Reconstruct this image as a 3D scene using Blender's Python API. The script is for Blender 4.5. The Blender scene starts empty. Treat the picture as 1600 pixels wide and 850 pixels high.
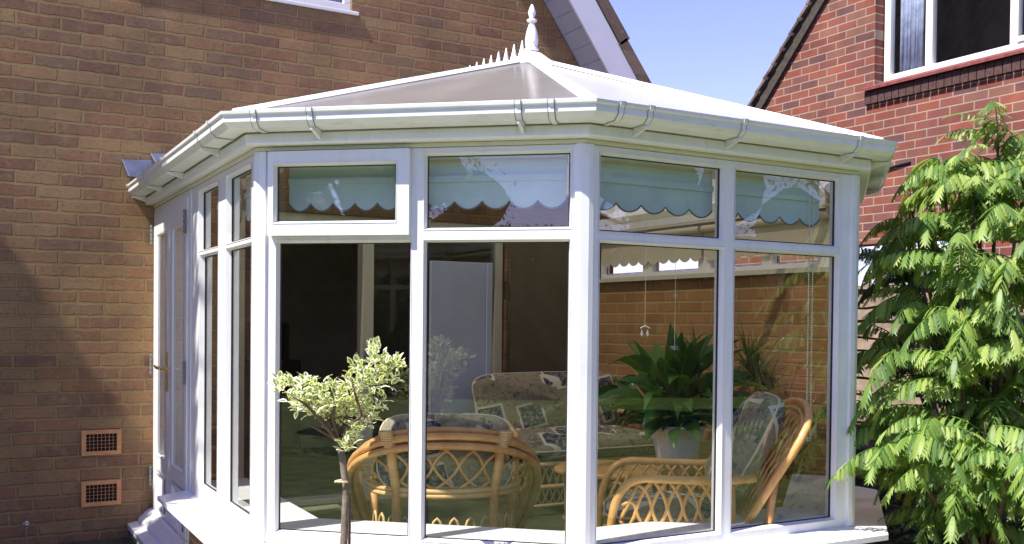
import bpy, math, random
from mathutils import Vector, Matrix
import numpy as np
R = math.radians
random.seed(7)
sc = bpy.context.scene
col = sc.collection

# ------------------------------------------------------------------ camera
YAW, PIT, ROL = R(29.746), R(-0.986), R(0.593)
cyw, syw = math.cos(YAW), math.sin(YAW)
fw = Vector((syw*math.cos(PIT), cyw*math.cos(PIT), math.sin(PIT)))
r0 = Vector((cyw, -syw, 0)); u0 = r0.cross(fw)
rt = r0*math.cos(ROL) + u0*math.sin(ROL)
up = -r0*math.sin(ROL) + u0*math.cos(ROL)
CAM = Vector((-1.136, -6.315, 1.303))
cd = bpy.data.cameras.new('camera'); cam = bpy.data.objects.new('camera', cd); col.objects.link(cam)
cam.matrix_world = Matrix(((rt.x, up.x, -fw.x, CAM.x), (rt.y, up.y, -fw.y, CAM.y), (rt.z, up.z, -fw.z, CAM.z), (0, 0, 0, 1)))
cd.sensor_width = 36; cd.lens = 1573.6/1600*36; cd.shift_y = 106.2/1600
cd.clip_start = .05; cd.clip_end = 1000
sc.camera = cam

# ------------------------------------------------------------------ sky, sun, exposure
SUN = Vector((-.96, -.12, 1.40)).normalized()
w = bpy.data.worlds.new('World'); sc.world = w; w.use_nodes = True
nt = w.node_tree; bg = nt.nodes['Background']
sky = nt.nodes.new('ShaderNodeTexSky'); sky.sky_type = 'NISHITA'; sky.sun_disc = False
sky.sun_elevation = math.asin(SUN.z); sky.sun_rotation = math.atan2(SUN.x, SUN.y)
sky.air_density = .95; sky.dust_density = .25; sky.ozone_density = 3.0
tn = nt.nodes.new('ShaderNodeMix'); tn.data_type = 'RGBA'; tn.blend_type = 'MULTIPLY'; tn.inputs[0].default_value = 1
tn.inputs[7].default_value = (1.03, .785, 1.10, 1)
nt.links.new(sky.outputs[0], tn.inputs[6]); nt.links.new(tn.outputs[2], bg.inputs[0]); bg.inputs[1].default_value = .125
sd = bpy.data.lights.new('sun', 'SUN'); sd.energy = 4.2; sd.angle = R(.5); sd.color = (1, .95, .87)
so = bpy.data.objects.new('sun', sd); col.objects.link(so)
so.rotation_euler = SUN.to_track_quat('Z', 'Y').to_euler(); so.location = (-6, 0, 9)
sc.view_settings.view_transform = 'Standard'; sc.view_settings.look = 'None'
sc.view_settings.exposure = 1.16; sc.view_settings.gamma = 1
sc.render.engine = 'CYCLES'
cy = sc.cycles
cy.max_bounces = 10; cy.diffuse_bounces = 4; cy.glossy_bounces = 4; cy.transmission_bounces = 6
cy.transparent_max_bounces = 24; cy.caustics_reflective = False; cy.caustics_refractive = False
cy.use_denoising = True

# ------------------------------------------------------------------ node helpers
class NT:
    def __init__(s, name, rough=.5, spec=.5):
        s.m = bpy.data.materials.new(name); s.m.use_nodes = True
        s.t = s.m.node_tree; s.b = s.t.nodes['Principled BSDF']; s.out = s.t.nodes['Material Output']
        s.b.inputs['Roughness'].default_value = rough
        s.b.inputs['Specular IOR Level'].default_value = spec
    def n(s, typ, **k):
        x = s.t.nodes.new('ShaderNode'+typ)
        for a, v in k.items(): setattr(x, a, v)
        return x
    def set(s, inp, v):
        if hasattr(v, 'is_output') or isinstance(v, bpy.types.NodeSocket): s.t.links.new(v, inp)
        elif v is not None: inp.default_value = v
    def math(s, op, a, b=None, c=None):
        x = s.n('Math', operation=op)
        for i, v in enumerate((a, b, c)):
            if v is not None: s.set(x.inputs[i], v)
        return x.outputs[0]
    def co(s, kind='Object'):
        return s.n('TexCoord').outputs[kind]
    def noise(s, vec, scale, detail=3, rough=.5, out='Fac'):
        x = s.n('TexNoise'); s.set(x.inputs['Vector'], vec); x.inputs['Scale'].default_value = scale
        x.inputs['Detail'].default_value = detail; x.inputs['Roughness'].default_value = rough
        return x.outputs[out]
    def ramp(s, fac, stops, interp='LINEAR'):
        x = s.n('ValToRGB'); s.set(x.inputs[0], fac); cr = x.color_ramp; cr.interpolation = interp
        while len(cr.elements) < len(stops): cr.elements.new(.5)
        for e, (p, c) in zip(cr.elements, stops):
            e.position = p; e.color = (*c, 1) if len(c) == 3 else c
        return x.outputs[0]
    def mix(s, fac, a, b, typ='MIX'):
        x = s.n('Mix', data_type='RGBA', blend_type=typ)
        s.set(x.inputs[0], fac); s.set(x.inputs[6], (*a, 1) if isinstance(a, tuple) and len(a) == 3 else a)
        s.set(x.inputs[7], (*b, 1) if isinstance(b, tuple) and len(b) == 3 else b)
        return x.outputs[2]
    def base(s, c): s.set(s.b.inputs['Base Color'], (*c, 1) if isinstance(c, tuple) else c); return s
    def bump(s, h, strength=.3, dist=.01):
        x = s.n('Bump'); x.inputs['Strength'].default_value = strength; x.inputs['Distance'].default_value = dist
        s.set(x.inputs['Height'], h); s.t.links.new(x.outputs[0], s.b.inputs['Normal']); return s

def plain(name, c, rough=.5, spec=.5, var=.12, scale=6, metal=0, bump=0, bscale=60):
    m = NT(name, rough, spec); co = m.co()
    f = m.noise(co, scale, 4, .6)
    lo = tuple(x*(1-var) for x in c); hi = tuple(min(1, x*(1+var)) for x in c)
    m.base(m.ramp(f, [(.3, lo), (.7, hi)]))
    m.b.inputs['Metallic'].default_value = metal
    if bump: m.bump(m.noise(co, bscale, 3), bump, .004)
    return m.m

def brick(name, axis, bw, bh, palette, mortar, jw=.009, z0=0., u0_=0., stain=None, bumpy=.6, wob=.004):
    """brick wall laid in object coordinates; axis is the horizontal coordinate"""
    m = NT(name, .9, .25); co = m.co()
    nz = m.n('TexNoise'); m.set(nz.inputs['Vector'], co); nz.inputs['Scale'].default_value = 16; nz.inputs['Detail'].default_value = 3
    sep = m.n('SeparateXYZ'); m.set(sep.inputs[0], co)
    ns = m.n('SeparateXYZ'); m.set(ns.inputs[0], nz.outputs['Color'])
    if axis == 'xy': uraw = m.math('ADD', m.math('MULTIPLY', sep.outputs[0], .75), m.math('MULTIPLY', sep.outputs[1], -.66))
    else: uraw = sep.outputs[{'x': 0, 'y': 1}[axis]]
    u = m.math('ADD', m.math('ADD', uraw, u0_), m.math('MULTIPLY', m.math('SUBTRACT', ns.outputs[0], .5), wob*2.2))
    v = m.math('ADD', m.math('ADD', sep.outputs[2], z0), m.math('MULTIPLY', m.math('SUBTRACT', ns.outputs[1], .5), wob*2))
    vr = m.math('DIVIDE', v, bh); row = m.math('FLOOR', vr)
    wr = m.n('TexWhiteNoise', noise_dimensions='1D'); m.set(wr.inputs['W'], row)
    shift = m.math('ADD', m.math('MULTIPLY', m.math('MODULO', m.math('ABSOLUTE', row), 2), .5), m.math('MULTIPLY', wr.outputs[0], .16))
    ur = m.math('ADD', m.math('DIVIDE', u, bw), shift); cl = m.math('FLOOR', ur)
    cb = m.n('CombineXYZ'); m.set(cb.inputs[0], cl); m.set(cb.inputs[1], row)
    wn = m.n('TexWhiteNoise', noise_dimensions='3D'); m.set(wn.inputs['Vector'], cb.outputs[0])
    fu = m.math('FRACT', ur); fv = m.math('FRACT', vr)
    du = m.math('MULTIPLY', m.math('MINIMUM', fu, m.math('SUBTRACT', 1, fu)), bw)
    dv = m.math('MULTIPLY', m.math('MINIMUM', fv, m.math('SUBTRACT', 1, fv)), bh)
    d = m.math('MINIMUM', du, dv)
    edge = m.n('MapRange'); m.set(edge.inputs[0], d); edge.inputs[1].default_value = jw*.42; edge.inputs[2].default_value = jw*.42+.0035
    mask = edge.outputs[0]
    tone = m.math('ADD', m.math('MULTIPLY', wn.outputs[0], .86), m.math('MULTIPLY', m.noise(co, 9, 3), .14))
    n = len(palette)
    bc = m.ramp(tone, [(i/n, c) for i, c in enumerate(palette)])
    gr = m.noise(co, 70, 5, .7)
    bc = m.mix(m.math('MULTIPLY', gr, .8), bc, m.mix(1, bc, (.55, .5, .5), 'MULTIPLY'))
    spk = m.ramp(m.noise(co, 150, 2, .5), [(.68, (0, 0, 0)), (.75, (1, 1, 1))])
    bc = m.mix(m.math('MULTIPLY', spk, .35), bc, (.5, .45, .4))
    if bumpy >= 1:
        smear = m.ramp(m.noise(co, 17, 5, .65), [(.52, (0, 0, 0)), (.68, (1, 1, 1))]); bc = m.mix(m.math('MULTIPLY', smear, .55), bc, tuple(x*.95 for x in mortar))
        pit = m.ramp(m.noise(co, 48, 4, .7), [(.30, (.45, .42, .42)), (.46, (1, 1, 1))]); bc = m.mix(.8, bc, pit, 'MULTIPLY')
    bl = m.ramp(m.noise(co, 3.2, 4, .6), [(.35, (.82, .82, .84)), (.7, (1.12, 1.1, 1.05))])
    mc = m.mix(m.noise(co, 40, 3), mortar, tuple(x*.62 for x in mortar))
    c = m.mix(mask, mc, bc); c = m.mix(1, c, bl, 'MULTIPLY')
    if stain: c = m.mix(m.math('MULTIPLY', m.ramp(m.noise(co, 1.3, 5, .6), [(.48, (0, 0, 0)), (.72, (1, 1, 1))]), stain[1]), c, stain[0])
    m.base(c)
    h = m.math('ADD', m.math('MULTIPLY', mask, .8), m.math('MULTIPLY', gr, .35))
    h = m.math('ADD', h, m.math('MULTIPLY', wn.outputs[0], .18))
    m.bump(h, bumpy, .008)
    return m.m

def glass(name, ior=1.75, tint=(.9, .94, .91), rough=0.0):
    m = NT(name); t = m.t; t.nodes.remove(m.b)
    tr = m.n('BsdfTransparent'); tr.inputs[0].default_value = (*tint, 1)
    gl = m.n('BsdfGlossy'); gl.inputs['Roughness'].default_value = rough
    bm_ = m.n('Bump'); bm_.inputs['Strength'].default_value = .03; bm_.inputs['Distance'].default_value = .02
    m.set(bm_.inputs['Height'], m.noise(m.co(), 1.7, 1)); t.links.new(bm_.outputs[0], gl.inputs['Normal'])
    fr = m.n('Fresnel'); gm = m.n('NewGeometry')
    m.set(fr.inputs[0], m.math('ADD', ior, m.math('MULTIPLY', gm.outputs['Backfacing'], 1/ior-ior)))
    mx = m.n('MixShader'); t.links.new(fr.outputs[0], mx.inputs[0])
    t.links.new(tr.outputs[0], mx.inputs[1]); t.links.new(gl.outputs[0], mx.inputs[2]); t.links.new(mx.outputs[0], m.out.inputs[0])
    return m.m

def leafmat(name, stops, trans=.35, rough=.45, scale=3, spec=.4):
    m = NT(name, rough, spec); t = m.t
    g = m.n('NewGeometry'); co = m.co()
    f = m.math('ADD', m.math('MULTIPLY', g.outputs['Random Per Island'], .6), m.math('MULTIPLY', m.noise(co, scale, 2), .4))
    c = m.ramp(f, stops); m.base(c)
    tl = m.n('BsdfTranslucent'); m.set(tl.inputs[0], m.mix(1, c, (1.5, 1.5, .6), 'MULTIPLY'))
    mx = m.n('MixShader'); mx.inputs[0].default_value = trans
    t.links.new(m.b.outputs[0], mx.inputs[1]); t.links.new(tl.outputs[0], mx.inputs[2]); t.links.new(mx.outputs[0], m.out.inputs[0])
    return m.m

# ------------------------------------------------------------------ materials
M = {}
def upvc(name, c):
    m = NT(name, .28, .5); co = m.co()
    f = m.noise(co, 5, 5, .65)
    k = m.ramp(f, [(.3, c), (.62, tuple(x*.96 for x in c)), (.8, tuple(x*y for x, y in zip(c, (.86, .87, .82))))])
    st = m.n('Mapping'); m.set(st.inputs[0], co); st.inputs['Scale'].default_value = (30, 30, 3)
    s2 = m.ramp(m.noise(st.outputs[0], 1, 4, .7), [(.5, (1, 1, 1)), (.82, (.86, .87, .84))])
    m.base(m.mix(1, k, s2, 'MULTIPLY')); m.bump(m.noise(co, 14, 2), .03, .01)
    return m.m
M['upvc'] = upvc('white_plastic', (.86, .855, .85))
def dirtyplastic():
    m = NT('weathered_gutter_plastic', .33, .5); co = m.co()
    mp = m.n('Mapping'); m.set(mp.inputs[0], co); mp.inputs['Scale'].default_value = (6, 6, 28)
    f = m.noise(mp.outputs[0], 1.6, 6, .72)
    c = m.ramp(f, [(.38, (.83, .83, .82)), (.58, (.77, .78, .75)), (.72, (.6, .63, .56))])
    sp = m.ramp(m.noise(co, 42, 3, .8), [(.7, (1, 1, 1)), (.78, (.5, .52, .47))])
    m.base(m.mix(1, c, sp, 'MULTIPLY'))
    return m.m
M['gutter'] = dirtyplastic()
M['cream'] = upvc('yellow_cream_plastic', (.72, .70, .54))  # even yellowish cream for the fascia, trims and patio door
M['seal'] = plain('rubber_seal', (.02, .022, .025), .5)
M['seam'] = plain('grey_joint_seal', (.16, .17, .17), .6)
M['glass'] = glass('window_glass', 2.05, (.95, .97, .94))
M['glass2'] = glass('far_window_glass', 1.65, (.88, .9, .9))
M['brass'] = plain('brass', (.75, .52, .18), .22, metal=1)
M['brick'] = brick('brown_brick', 'x', .232, .0742,
    [(.33, .17, .088), (.38, .212, .105), (.42, .265, .128), (.28, .152, .098), (.39, .215, .115), (.44, .285, .14), (.34, .187, .105), (.30, .195, .12), (.41, .24, .12)],
    (.40, .275, .125), .0135, z0=.02, u0_=.05, stain=((.09, .08, .05), .35), bumpy=1., wob=.009)
M['brick_in'] = brick('warm_inner_brick', 'y', .232, .0742,
    [(.5, .26, .1), (.58, .33, .135), (.45, .235, .095), (.54, .3, .12)], (.56, .43, .2), .011, z0=.03, bumpy=.6)
M['brick_dwarf'] = brick('buff_dwarf_wall_brick', 'xy', .232, .0742,
    [(.42, .22, .1), (.5, .3, .15), (.36, .19, .09), (.48, .27, .14)], (.5, .42, .3), .011, z0=.03)
M['brick_dwarf_y'] = brick('buff_side_wall_brick', 'y', .232, .0742,
    [(.42, .22, .1), (.5, .3, .15), (.36, .19, .09), (.48, .27, .14)], (.5, .42, .3), .011, z0=.03)
M['brick_red'] = brick('red_brick', 'y', .226, .0752,
    [(.25, .075, .052), (.31, .095, .062), (.2, .07, .058), (.28, .10, .078), (.15, .075, .072), (.33, .105, .066), (.23, .09, .066), (.27, .125, .09)],
    (.41, .31, .245), .0095, z0=.012, bumpy=.4, wob=.0022)
M['brick_edge'] = plain('dark_tile_course', (.075, .035, .03), .85, var=.4, scale=30, bump=.4)
M['redtile'] = plain('red_sill_tile', (.2, .05, .045), .6, var=.4, scale=20, bump=.4)
M['terracotta'] = plain('terracotta', (.62, .3, .13), .8, var=.15, scale=40, bump=.3)
M['black'] = plain('dark_hole_shade', (.006, .005, .005), .9)
M['lead'] = plain('blue_grey_lead', (.07, .08, .135), .5, var=.25, scale=14, bump=.3, bscale=20)
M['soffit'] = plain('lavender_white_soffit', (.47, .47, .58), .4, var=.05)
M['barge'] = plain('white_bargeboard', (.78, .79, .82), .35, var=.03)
M['darkwood'] = plain('dark_weathered_wood', (.055, .045, .035), .85, var=.4, scale=25, bump=.5)
def tiles(name, c0, c1, axis):
    m = NT(name, .9, .2); co = m.co(); sep = m.n('SeparateXYZ'); m.set(sep.inputs[0], co)
    a = m.math('DIVIDE', sep.outputs[axis], .1); b = m.math('DIVIDE', sep.outputs[2], .165)
    row = m.math('FLOOR', b); fb = m.math('FRACT', b)
    a2 = m.math('ADD', a, m.math('MULTIPLY', m.math('MODULO', m.math('ABSOLUTE', row), 2), .5)); fa = m.math('FRACT', a2)
    cb = m.n('CombineXYZ'); m.set(cb.inputs[0], m.math('FLOOR', a2)); m.set(cb.inputs[1], row)
    wn = m.n('TexWhiteNoise', noise_dimensions='3D'); m.set(wn.inputs['Vector'], cb.outputs[0])
    k = m.math('ADD', m.math('MULTIPLY', wn.outputs[0], .5), m.math('MULTIPLY', m.noise(co, 22, 5, .7), .5))
    lich = m.ramp(m.noise(co, 34, 4, .75), [(.58, (0, 0, 0)), (.68, (1, 1, 1))])
    m.base(m.mix(m.math('MULTIPLY', lich, .5), m.ramp(k, [(.25, c0), (.7, c1)]), (.3, .28, .2)))
    h = m.math('SUBTRACT', m.math('MULTIPLY', m.math('SUBTRACT', 1, fb), 1.2), m.math('LESS_THAN', fa, .06))
    m.bump(h, .9, .02); return m.m
M['tiles'] = tiles('brown_roof_tiles', (.06, .045, .035), (.17, .12, .09), 1)
def poly(glare=False):
    m = NT('glare_white_polycarbonate' if glare else 'bronze_polycarbonate', .16, .6); t = m.t; co = m.co()
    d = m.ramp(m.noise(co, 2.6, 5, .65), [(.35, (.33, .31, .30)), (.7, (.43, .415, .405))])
    if glare: d = m.ramp(m.noise(co, 2.6, 5, .65), [(.35, (.78, .77, .77)), (.7, (.86, .85, .85))])  # whiter base colour stands in for sky glare on the right roof slope
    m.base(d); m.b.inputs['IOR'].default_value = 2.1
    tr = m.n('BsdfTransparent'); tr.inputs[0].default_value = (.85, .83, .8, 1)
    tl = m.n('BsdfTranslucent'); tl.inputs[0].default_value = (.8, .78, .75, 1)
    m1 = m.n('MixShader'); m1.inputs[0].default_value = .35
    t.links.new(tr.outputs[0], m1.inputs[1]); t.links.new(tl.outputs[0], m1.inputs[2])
    m2 = m.n('MixShader'); m2.inputs[0].default_value = .66 if glare else .42
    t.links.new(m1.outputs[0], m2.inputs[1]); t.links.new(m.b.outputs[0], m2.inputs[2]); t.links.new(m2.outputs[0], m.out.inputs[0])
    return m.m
M['poly'] = poly(); M['glare'] = poly(True)
def rattan(name, a, b):
    m = NT(name, .32, .5); co = m.co(); f = m.noise(co, 18, 4, .6)
    m.base(m.ramp(f, [(.3, a), (.7, b)])); m.bump(m.noise(co, 90, 2), .15, .003); return m.m
M['cane'] = rattan('honey_cane', (.56, .27, .075), (.74, .42, .15))
M['cane2'] = rattan('pale_cane', (.6, .36, .12), (.76, .52, .24))
def patch():
    m = NT('patchwork_fabric', .95, .15); co = m.co('Generated'); co2 = m.co()
    sc_ = m.n('Mapping'); m.set(sc_.inputs[0], co2); sc_.inputs['Scale'].default_value = (1, 1, 1.15); sc_.inputs['Rotation'].default_value = (.12, .2, .35)
    v = m.n('TexVoronoi', distance='CHEBYCHEV', feature='F1'); m.set(v.inputs['Vector'], sc_.outputs[0]); v.inputs['Scale'].default_value = 4.6; v.inputs['Randomness'].default_value = .72
    cellc = m.n('SeparateXYZ'); m.set(cellc.inputs[0], v.outputs['Color'])
    pick = m.math('GREATER_THAN', cellc.outputs[0], .28)
    inner = m.math('LESS_THAN', v.outputs['Distance'], .37); band = m.math('LESS_THAN', v.outputs['Distance'], .45)
    inn = m.math('MULTIPLY', inner, pick); bnd = m.math('MULTIPLY', band, pick)
    sg = m.noise(co2, 38, 6, .8)
    motif = m.ramp(sg, [(.38, (.018, .025, .05)), (.5, (.06, .07, .10)), (.56, (.34, .31, .25)), (.66, (.1, .11, .13))])
    ground = m.ramp(m.noise(co2, 13, 6, .75), [(.3, (.15, .125, .085)), (.46, (.26, .22, .155)), (.54, (.34, .3, .22)), (.60, (.11, .105, .085)), (.75, (.3, .26, .19))])
    c = m.mix(bnd, ground, (.62, .58, .47)); c = m.mix(inn, c, motif)
    m.base(c); m.bump(m.math('ADD', m.noise(co2, 220, 2), m.math('MULTIPLY', m.noise(co2, 9, 3), 1.5)), .35, .008); return m.m
M['patch'] = patch()
M['blind'] = plain('pale_teal_blind', (.62, .74, .74), .85, var=.06)
M['blind_in'] = plain('cream_blind', (.62, .56, .42), .85, var=.06)
M['beads'] = plain('ivory_beads', (.8, .76, .62), .3)
M['floor'] = plain('green_brown_carpet', (.10, .095, .05), .95, var=.25, scale=20)
M['wallin'] = plain('dim_beige_plaster', (.6, .5, .4), .9)
M['dim_sheet'] = plain('dim_olive_brown', (.15, .125, .075), .85)
M['carpet_dark'] = plain('dark_room_carpet', (.14, .11, .09), .95)
M['curtainblue'] = plain('pale_blue_panel', (.50, .56, .72), .7, var=.08, scale=2)
M['potwhite'] = plain('white_ceramic', (.8, .81, .85), .35, var=.12, scale=25, bump=.6, bscale=22)
M['soil'] = plain('soil', (.04, .028, .018), 1)
M['bark'] = plain('grey_brown_bark', (.17, .135, .10), .9, var=.45, scale=40, bump=.8, bscale=50)
M['twig'] = plain('dark_twig', (.13, .085, .06), .85, var=.3, scale=40)
M['string'] = plain('tan_tie', (.6, .5, .28), .8)
M['fence'] = plain('weathered_larch', (.225, .17, .13), .9, var=.4, scale=9, bump=.7, bscale=35)
M['lawn'] = plain('mown_lawn', (.085, .13, .026), .95, var=.5, scale=5, bump=.8, bscale=80)
M['paving'] = plain('pale_bounce_paving', (.38, .34, .27), .9, var=.25, scale=5, bump=.4)
M['earth'] = plain('dark_earth', (.05, .04, .028), 1, var=.4, scale=12, bump=1)
M['chrome'] = plain('steel', (.6, .6, .6), .3, metal=1)
M['crystal'] = glass('cut_crystal', 2.4, (.95, .95, .95), .05)
M['curtain'] = plain('blue_grey_curtain', (.55, .6, .85), .9, var=.25, scale=12)
M['winwhite'] = plain('white_window_paint', (.82, .82, .8), .35, var=.03)
M['wood'] = plain('dark_furniture_wood', (.09, .045, .025), .5)
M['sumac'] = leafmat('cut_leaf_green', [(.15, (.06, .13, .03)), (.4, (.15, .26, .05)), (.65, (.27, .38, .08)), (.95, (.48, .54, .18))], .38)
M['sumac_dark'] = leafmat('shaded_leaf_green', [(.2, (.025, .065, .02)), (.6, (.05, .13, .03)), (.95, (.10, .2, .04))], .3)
M['lily'] = leafmat('glossy_lily_leaf', [(.2, (.03, .10, .02)), (.6, (.07, .2, .035)), (.95, (.18, .3, .05))], .25, .25)
M['drac'] = leafmat('narrow_leaf', [(.2, (.06, .13, .04)), (.9, (.2, .3, .1))], .25)
M['euo'] = leafmat('variegated_leaf_centre', [(.2, (.10, .2, .05)), (.6, (.22, .34, .10)), (.95, (.38, .48, .2))], .25)
M['euo_edge'] = leafmat('variegated_leaf_margin', [(.2, (.78, .77, .56)), (.9, (.9, .89, .76))], .25)
M['treeleaf'] = leafmat('garden_tree_leaf', [(.2, (.03, .07, .012)), (.6, (.07, .13, .02)), (.95, (.13, .2, .04))], .3)

# ------------------------------------------------------------------ mesh helpers
class MB:
    def __init__(s): s.v = []; s.f = []; s.mi = []; s.cur = 0
    def face(s, pts):
        i = len(s.v); s.v += [tuple(p) for p in pts]; s.f.append(list(range(i, i+len(pts)))); s.mi.append(s.cur)
    def hexa(s, p):      # 8 pts: 0-3 bottom ring, 4-7 top ring
        i = len(s.v); s.v += [tuple(q) for q in p]
        for a in ((3, 2, 1, 0), (4, 5, 6, 7), (0, 1, 5, 4), (1, 2, 6, 5), (2, 3, 7, 6), (3, 0, 4, 7)):
            s.f.append([i+k for k in a]); s.mi.append(s.cur)
    def box(s, x0, x1, y0, y1, z0, z1):
        s.hexa([(x0, y0, z0), (x1, y0, z0), (x1, y1, z0), (x0, y1, z0), (x0, y0, z1), (x1, y0, z1), (x1, y1, z1), (x0, y1, z1)])
    def prism(s, poly, z0, z1):
        i = len(s.v); n = len(poly)
        s.v += [(p[0], p[1], z0) for p in poly] + [(p[0], p[1], z1) for p in poly]
        s.f.append([i+k for k in range(n)][::-1]); s.f.append([i+n+k for k in range(n)]); s.mi += [s.cur]*2
        for k in range(n):
            s.f.append([i+k, i+(k+1) % n, i+n+(k+1) % n, i+n+k]); s.mi.append(s.cur)
    def tube(s, pts, r, n=8, cap=True, closed=False):
        pts = [Vector(p) for p in pts]; m = len(pts)
        rs = r if isinstance(r, (list, tuple)) else [r]*m
        base = len(s.v); prev = None
        for k, p in enumerate(pts):
            if closed: t = pts[(k+1) % m]-pts[k-1]
            else: t = pts[min(k+1, m-1)]-pts[max(k-1, 0)]
            t = t.normalized() if t.length > 1e-9 else Vector((0, 0, 1))
            if prev is None:
                a = Vector((0, 0, 1)) if abs(t.z) < .9 else Vector((1, 0, 0)); x = t.cross(a).normalized()
            else:
                x = prev-t*prev.dot(t); x = x.normalized() if x.length > 1e-6 else t.orthogonal().normalized()
            prev = x; y = t.cross(x)
            for j in range(n):
                a = 2*math.pi*j/n; s.v.append(tuple(p+(x*math.cos(a)+y*math.sin(a))*rs[k]))
        for k in range(m if closed else m-1):
            for j in range(n):
                a = base+k*n+j; b = base+k*n+(j+1) % n; c = base+((k+1) % m)*n+(j+1) % n; d = base+((k+1) % m)*n+j
                s.f.append([a, b, c, d]); s.mi.append(s.cur)
        if cap and not closed:
            s.f.append([base+j for j in range(n)][::-1]); s.f.append([base+(m-1)*n+j for j in range(n)]); s.mi += [s.cur]*2
    def lathe(s, c, prof, n=20, sq=None):
        base = len(s.v); c = Vector(c)
        for r_, z in prof:
            for j in range(n):
                a = 2*math.pi*j/n; s.v.append((c.x+r_*math.cos(a), c.y+r_*math.sin(a), c.z+z))
        for k in range(len(prof)-1):
            for j in range(n):
                s.f.append([base+k*n+j, base+k*n+(j+1) % n, base+(k+1)*n+(j+1) % n, base+(k+1)*n+j]); s.mi.append(s.cur)
        s.f.append([base+j for j in range(n)][::-1]); s.f.append([base+(len(prof)-1)*n+j for j in range(n)]); s.mi += [s.cur]*2
    def build(s, name, mats, parent=None, smooth=False, bevel=0, sub=0):
        me = bpy.data.meshes.new(name); me.from_pydata(s.v, [], s.f); me.validate()
        if not isinstance(mats, (list, tuple)): mats = [mats]
        for m in mats: me.materials.append(m)
        if len(mats) > 1 and len(me.polygons) == len(s.mi): me.polygons.foreach_set('material_index', s.mi)
        if smooth: me.polygons.foreach_set('use_smooth', [True]*len(me.polygons))
        me.update()
        o = bpy.data.objects.new(name, me); col.objects.link(o)
        if parent:
            o.parent = parent; o.matrix_parent_inverse = Matrix.Translation(-Vector(parent.location)) if not parent.get('rz') else Matrix.Rotation(-parent['rz'], 4, 'Z') @ Matrix.Translation(-Vector(parent.location))
        if bevel:
            b = o.modifiers.new('bevel', 'BEVEL'); b.width = bevel; b.segments = 2; b.limit_method = 'ANGLE'; b.angle_limit = R(40)
        if sub:
            b = o.modifiers.new('sub', 'SUBSURF'); b.levels = sub; b.render_levels = sub
        return o
def empty(name, loc, label, cat, group=None):
    o = bpy.data.objects.new(name, None); col.objects.link(o); o.location = loc; o.empty_display_size = .1
    return tag(o, label, cat, group)
def tag(o, label, cat, group=None):
    o['label'] = label; o['category'] = cat
    if group: o['group'] = group
    return o
def struct(o, kind='structure', label=None, cat=None):
    o['kind'] = kind
    if label: o['label'] = label; o['category'] = cat
    return o
V = Vector

# ------------------------------------------------------------------ ground
mb = MB(); g = 150
mb.face([(-g, -g, 0), (g, -g, 0), (g, g, 0), (-g, g, 0)])
struct(mb.build('lawn', M['lawn']), label='mown green lawn running to the horizon', cat='lawn')
mb = MB(); mb.prism([(-3.4, -.9), (-.16, -.9), (-.16, -.002), (-3.4, -.002)], -.05, .004)
struct(mb.build('path', M['earth']), label='dark earth path along the foot of the brown brick wall', cat='path')
mb = MB(); mb.prism([(-1.6, -.9), (-1.6, -3.4), (-.2, -4.6), (2.45, -4.6), (2.45, -3.4), (.9, -3.4), (-.2, -2.5), (-.2, -.9)], -.05, .006)
struct(mb.build('added_bounce_patio', M['paving']), label='unseen pale paved strip added to bounce light onto the conservatory', cat='added_bounce_patio')  # out-of-frame pale surface added to bounce light onto frames and wall
mb = MB(); mb.prism([(2.5, -4.6), (4.38, -4.6), (4.38, 1.5), (3.4, 1.5), (3.4, -2.5), (2.5, -3.35)], -.05, .03)
struct(mb.build('flower_bed', M['earth']), label='dark earth bed along the fence', cat='flower bed')

# ------------------------------------------------------------------ brown brick house
H = empty('brick_house', (-1, 0, 0), 'brown brick house with white verge boards that the conservatory is built against', 'house')
SL = 1.35
def vz(x, x0=3.285, z0=3.35): return z0-(x-x0)*SL     # verge line on the right
XL, XR, XA = -7.5, 3.36, -2.1
mb = MB()
# front wall around the patio door opening x .5..2.41 z .10..1.98 ; built as boards of wall 0.25 thick
def wallpoly(pts, y0=0., y1=.25):
    n = len(pts); i = len(mb.v)
    mb.v += [(p[0], y0, p[1]) for p in pts]+[(p[0], y1, p[1]) for p in pts]
    mb.f.append([i+k for k in range(n)]); mb.f.append([i+n+k for k in range(n)][::-1]); mb.mi += [0, 0]
    for k in range(n): mb.f.append([i+k, i+n+k, i+n+(k+1) % n, i+(k+1) % n]); mb.mi.append(0)
OX0, OX1, OZ0, OZ1 = .50, 2.42, .10, 2.0
WX0, WX1, WZ0 = -.15, 1.235, 3.34      # upper window
za = vz(XA, 2.93)
wallpoly([(XL, 0), (OX0, 0), (OX0, 3.34), (WX0, 3.34), (WX0, 4.5), (XA, 4.5), (XL, 4.5)])
wallpoly([(OX0, 0), (OX1, 0), (OX1, OZ0), (OX0, OZ0)])
wallpoly([(OX0, OZ1), (OX1, OZ1), (OX1, 3.34), (OX0, 3.34)])
wallpoly([(OX1, 0), (XR, 0), (XR, vz(XR, 2.93)), (OX1, vz(OX1, 2.93))])
wallpoly([(WX1, 3.34), (OX1, 3.34), (OX1, vz(OX1, 2.93)), (WX1, 4.5)]) if vz(OX1, 2.93) > 3.34 else None
xt = 2.93-(4.5-3.35)/SL
wallpoly([(XL, 4.5), (WX1, 4.5), (xt, 4.5), (XA, za), (XL, 4.5)][:4] if False else [(XL+1.2, 4.5), (WX1, 4.5), (xt, 4.5), (XA, za)])
mb.box(XL, XL+.25, .25, 8, 0, 4.5)
mb.build('brick_wall', M['brick'], H)
mb = MB(); mb.box(XR-.25, XR-.01, .251, 8, 0, 2.8); mb.build('side_wall', M['brick_in'], H)
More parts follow.
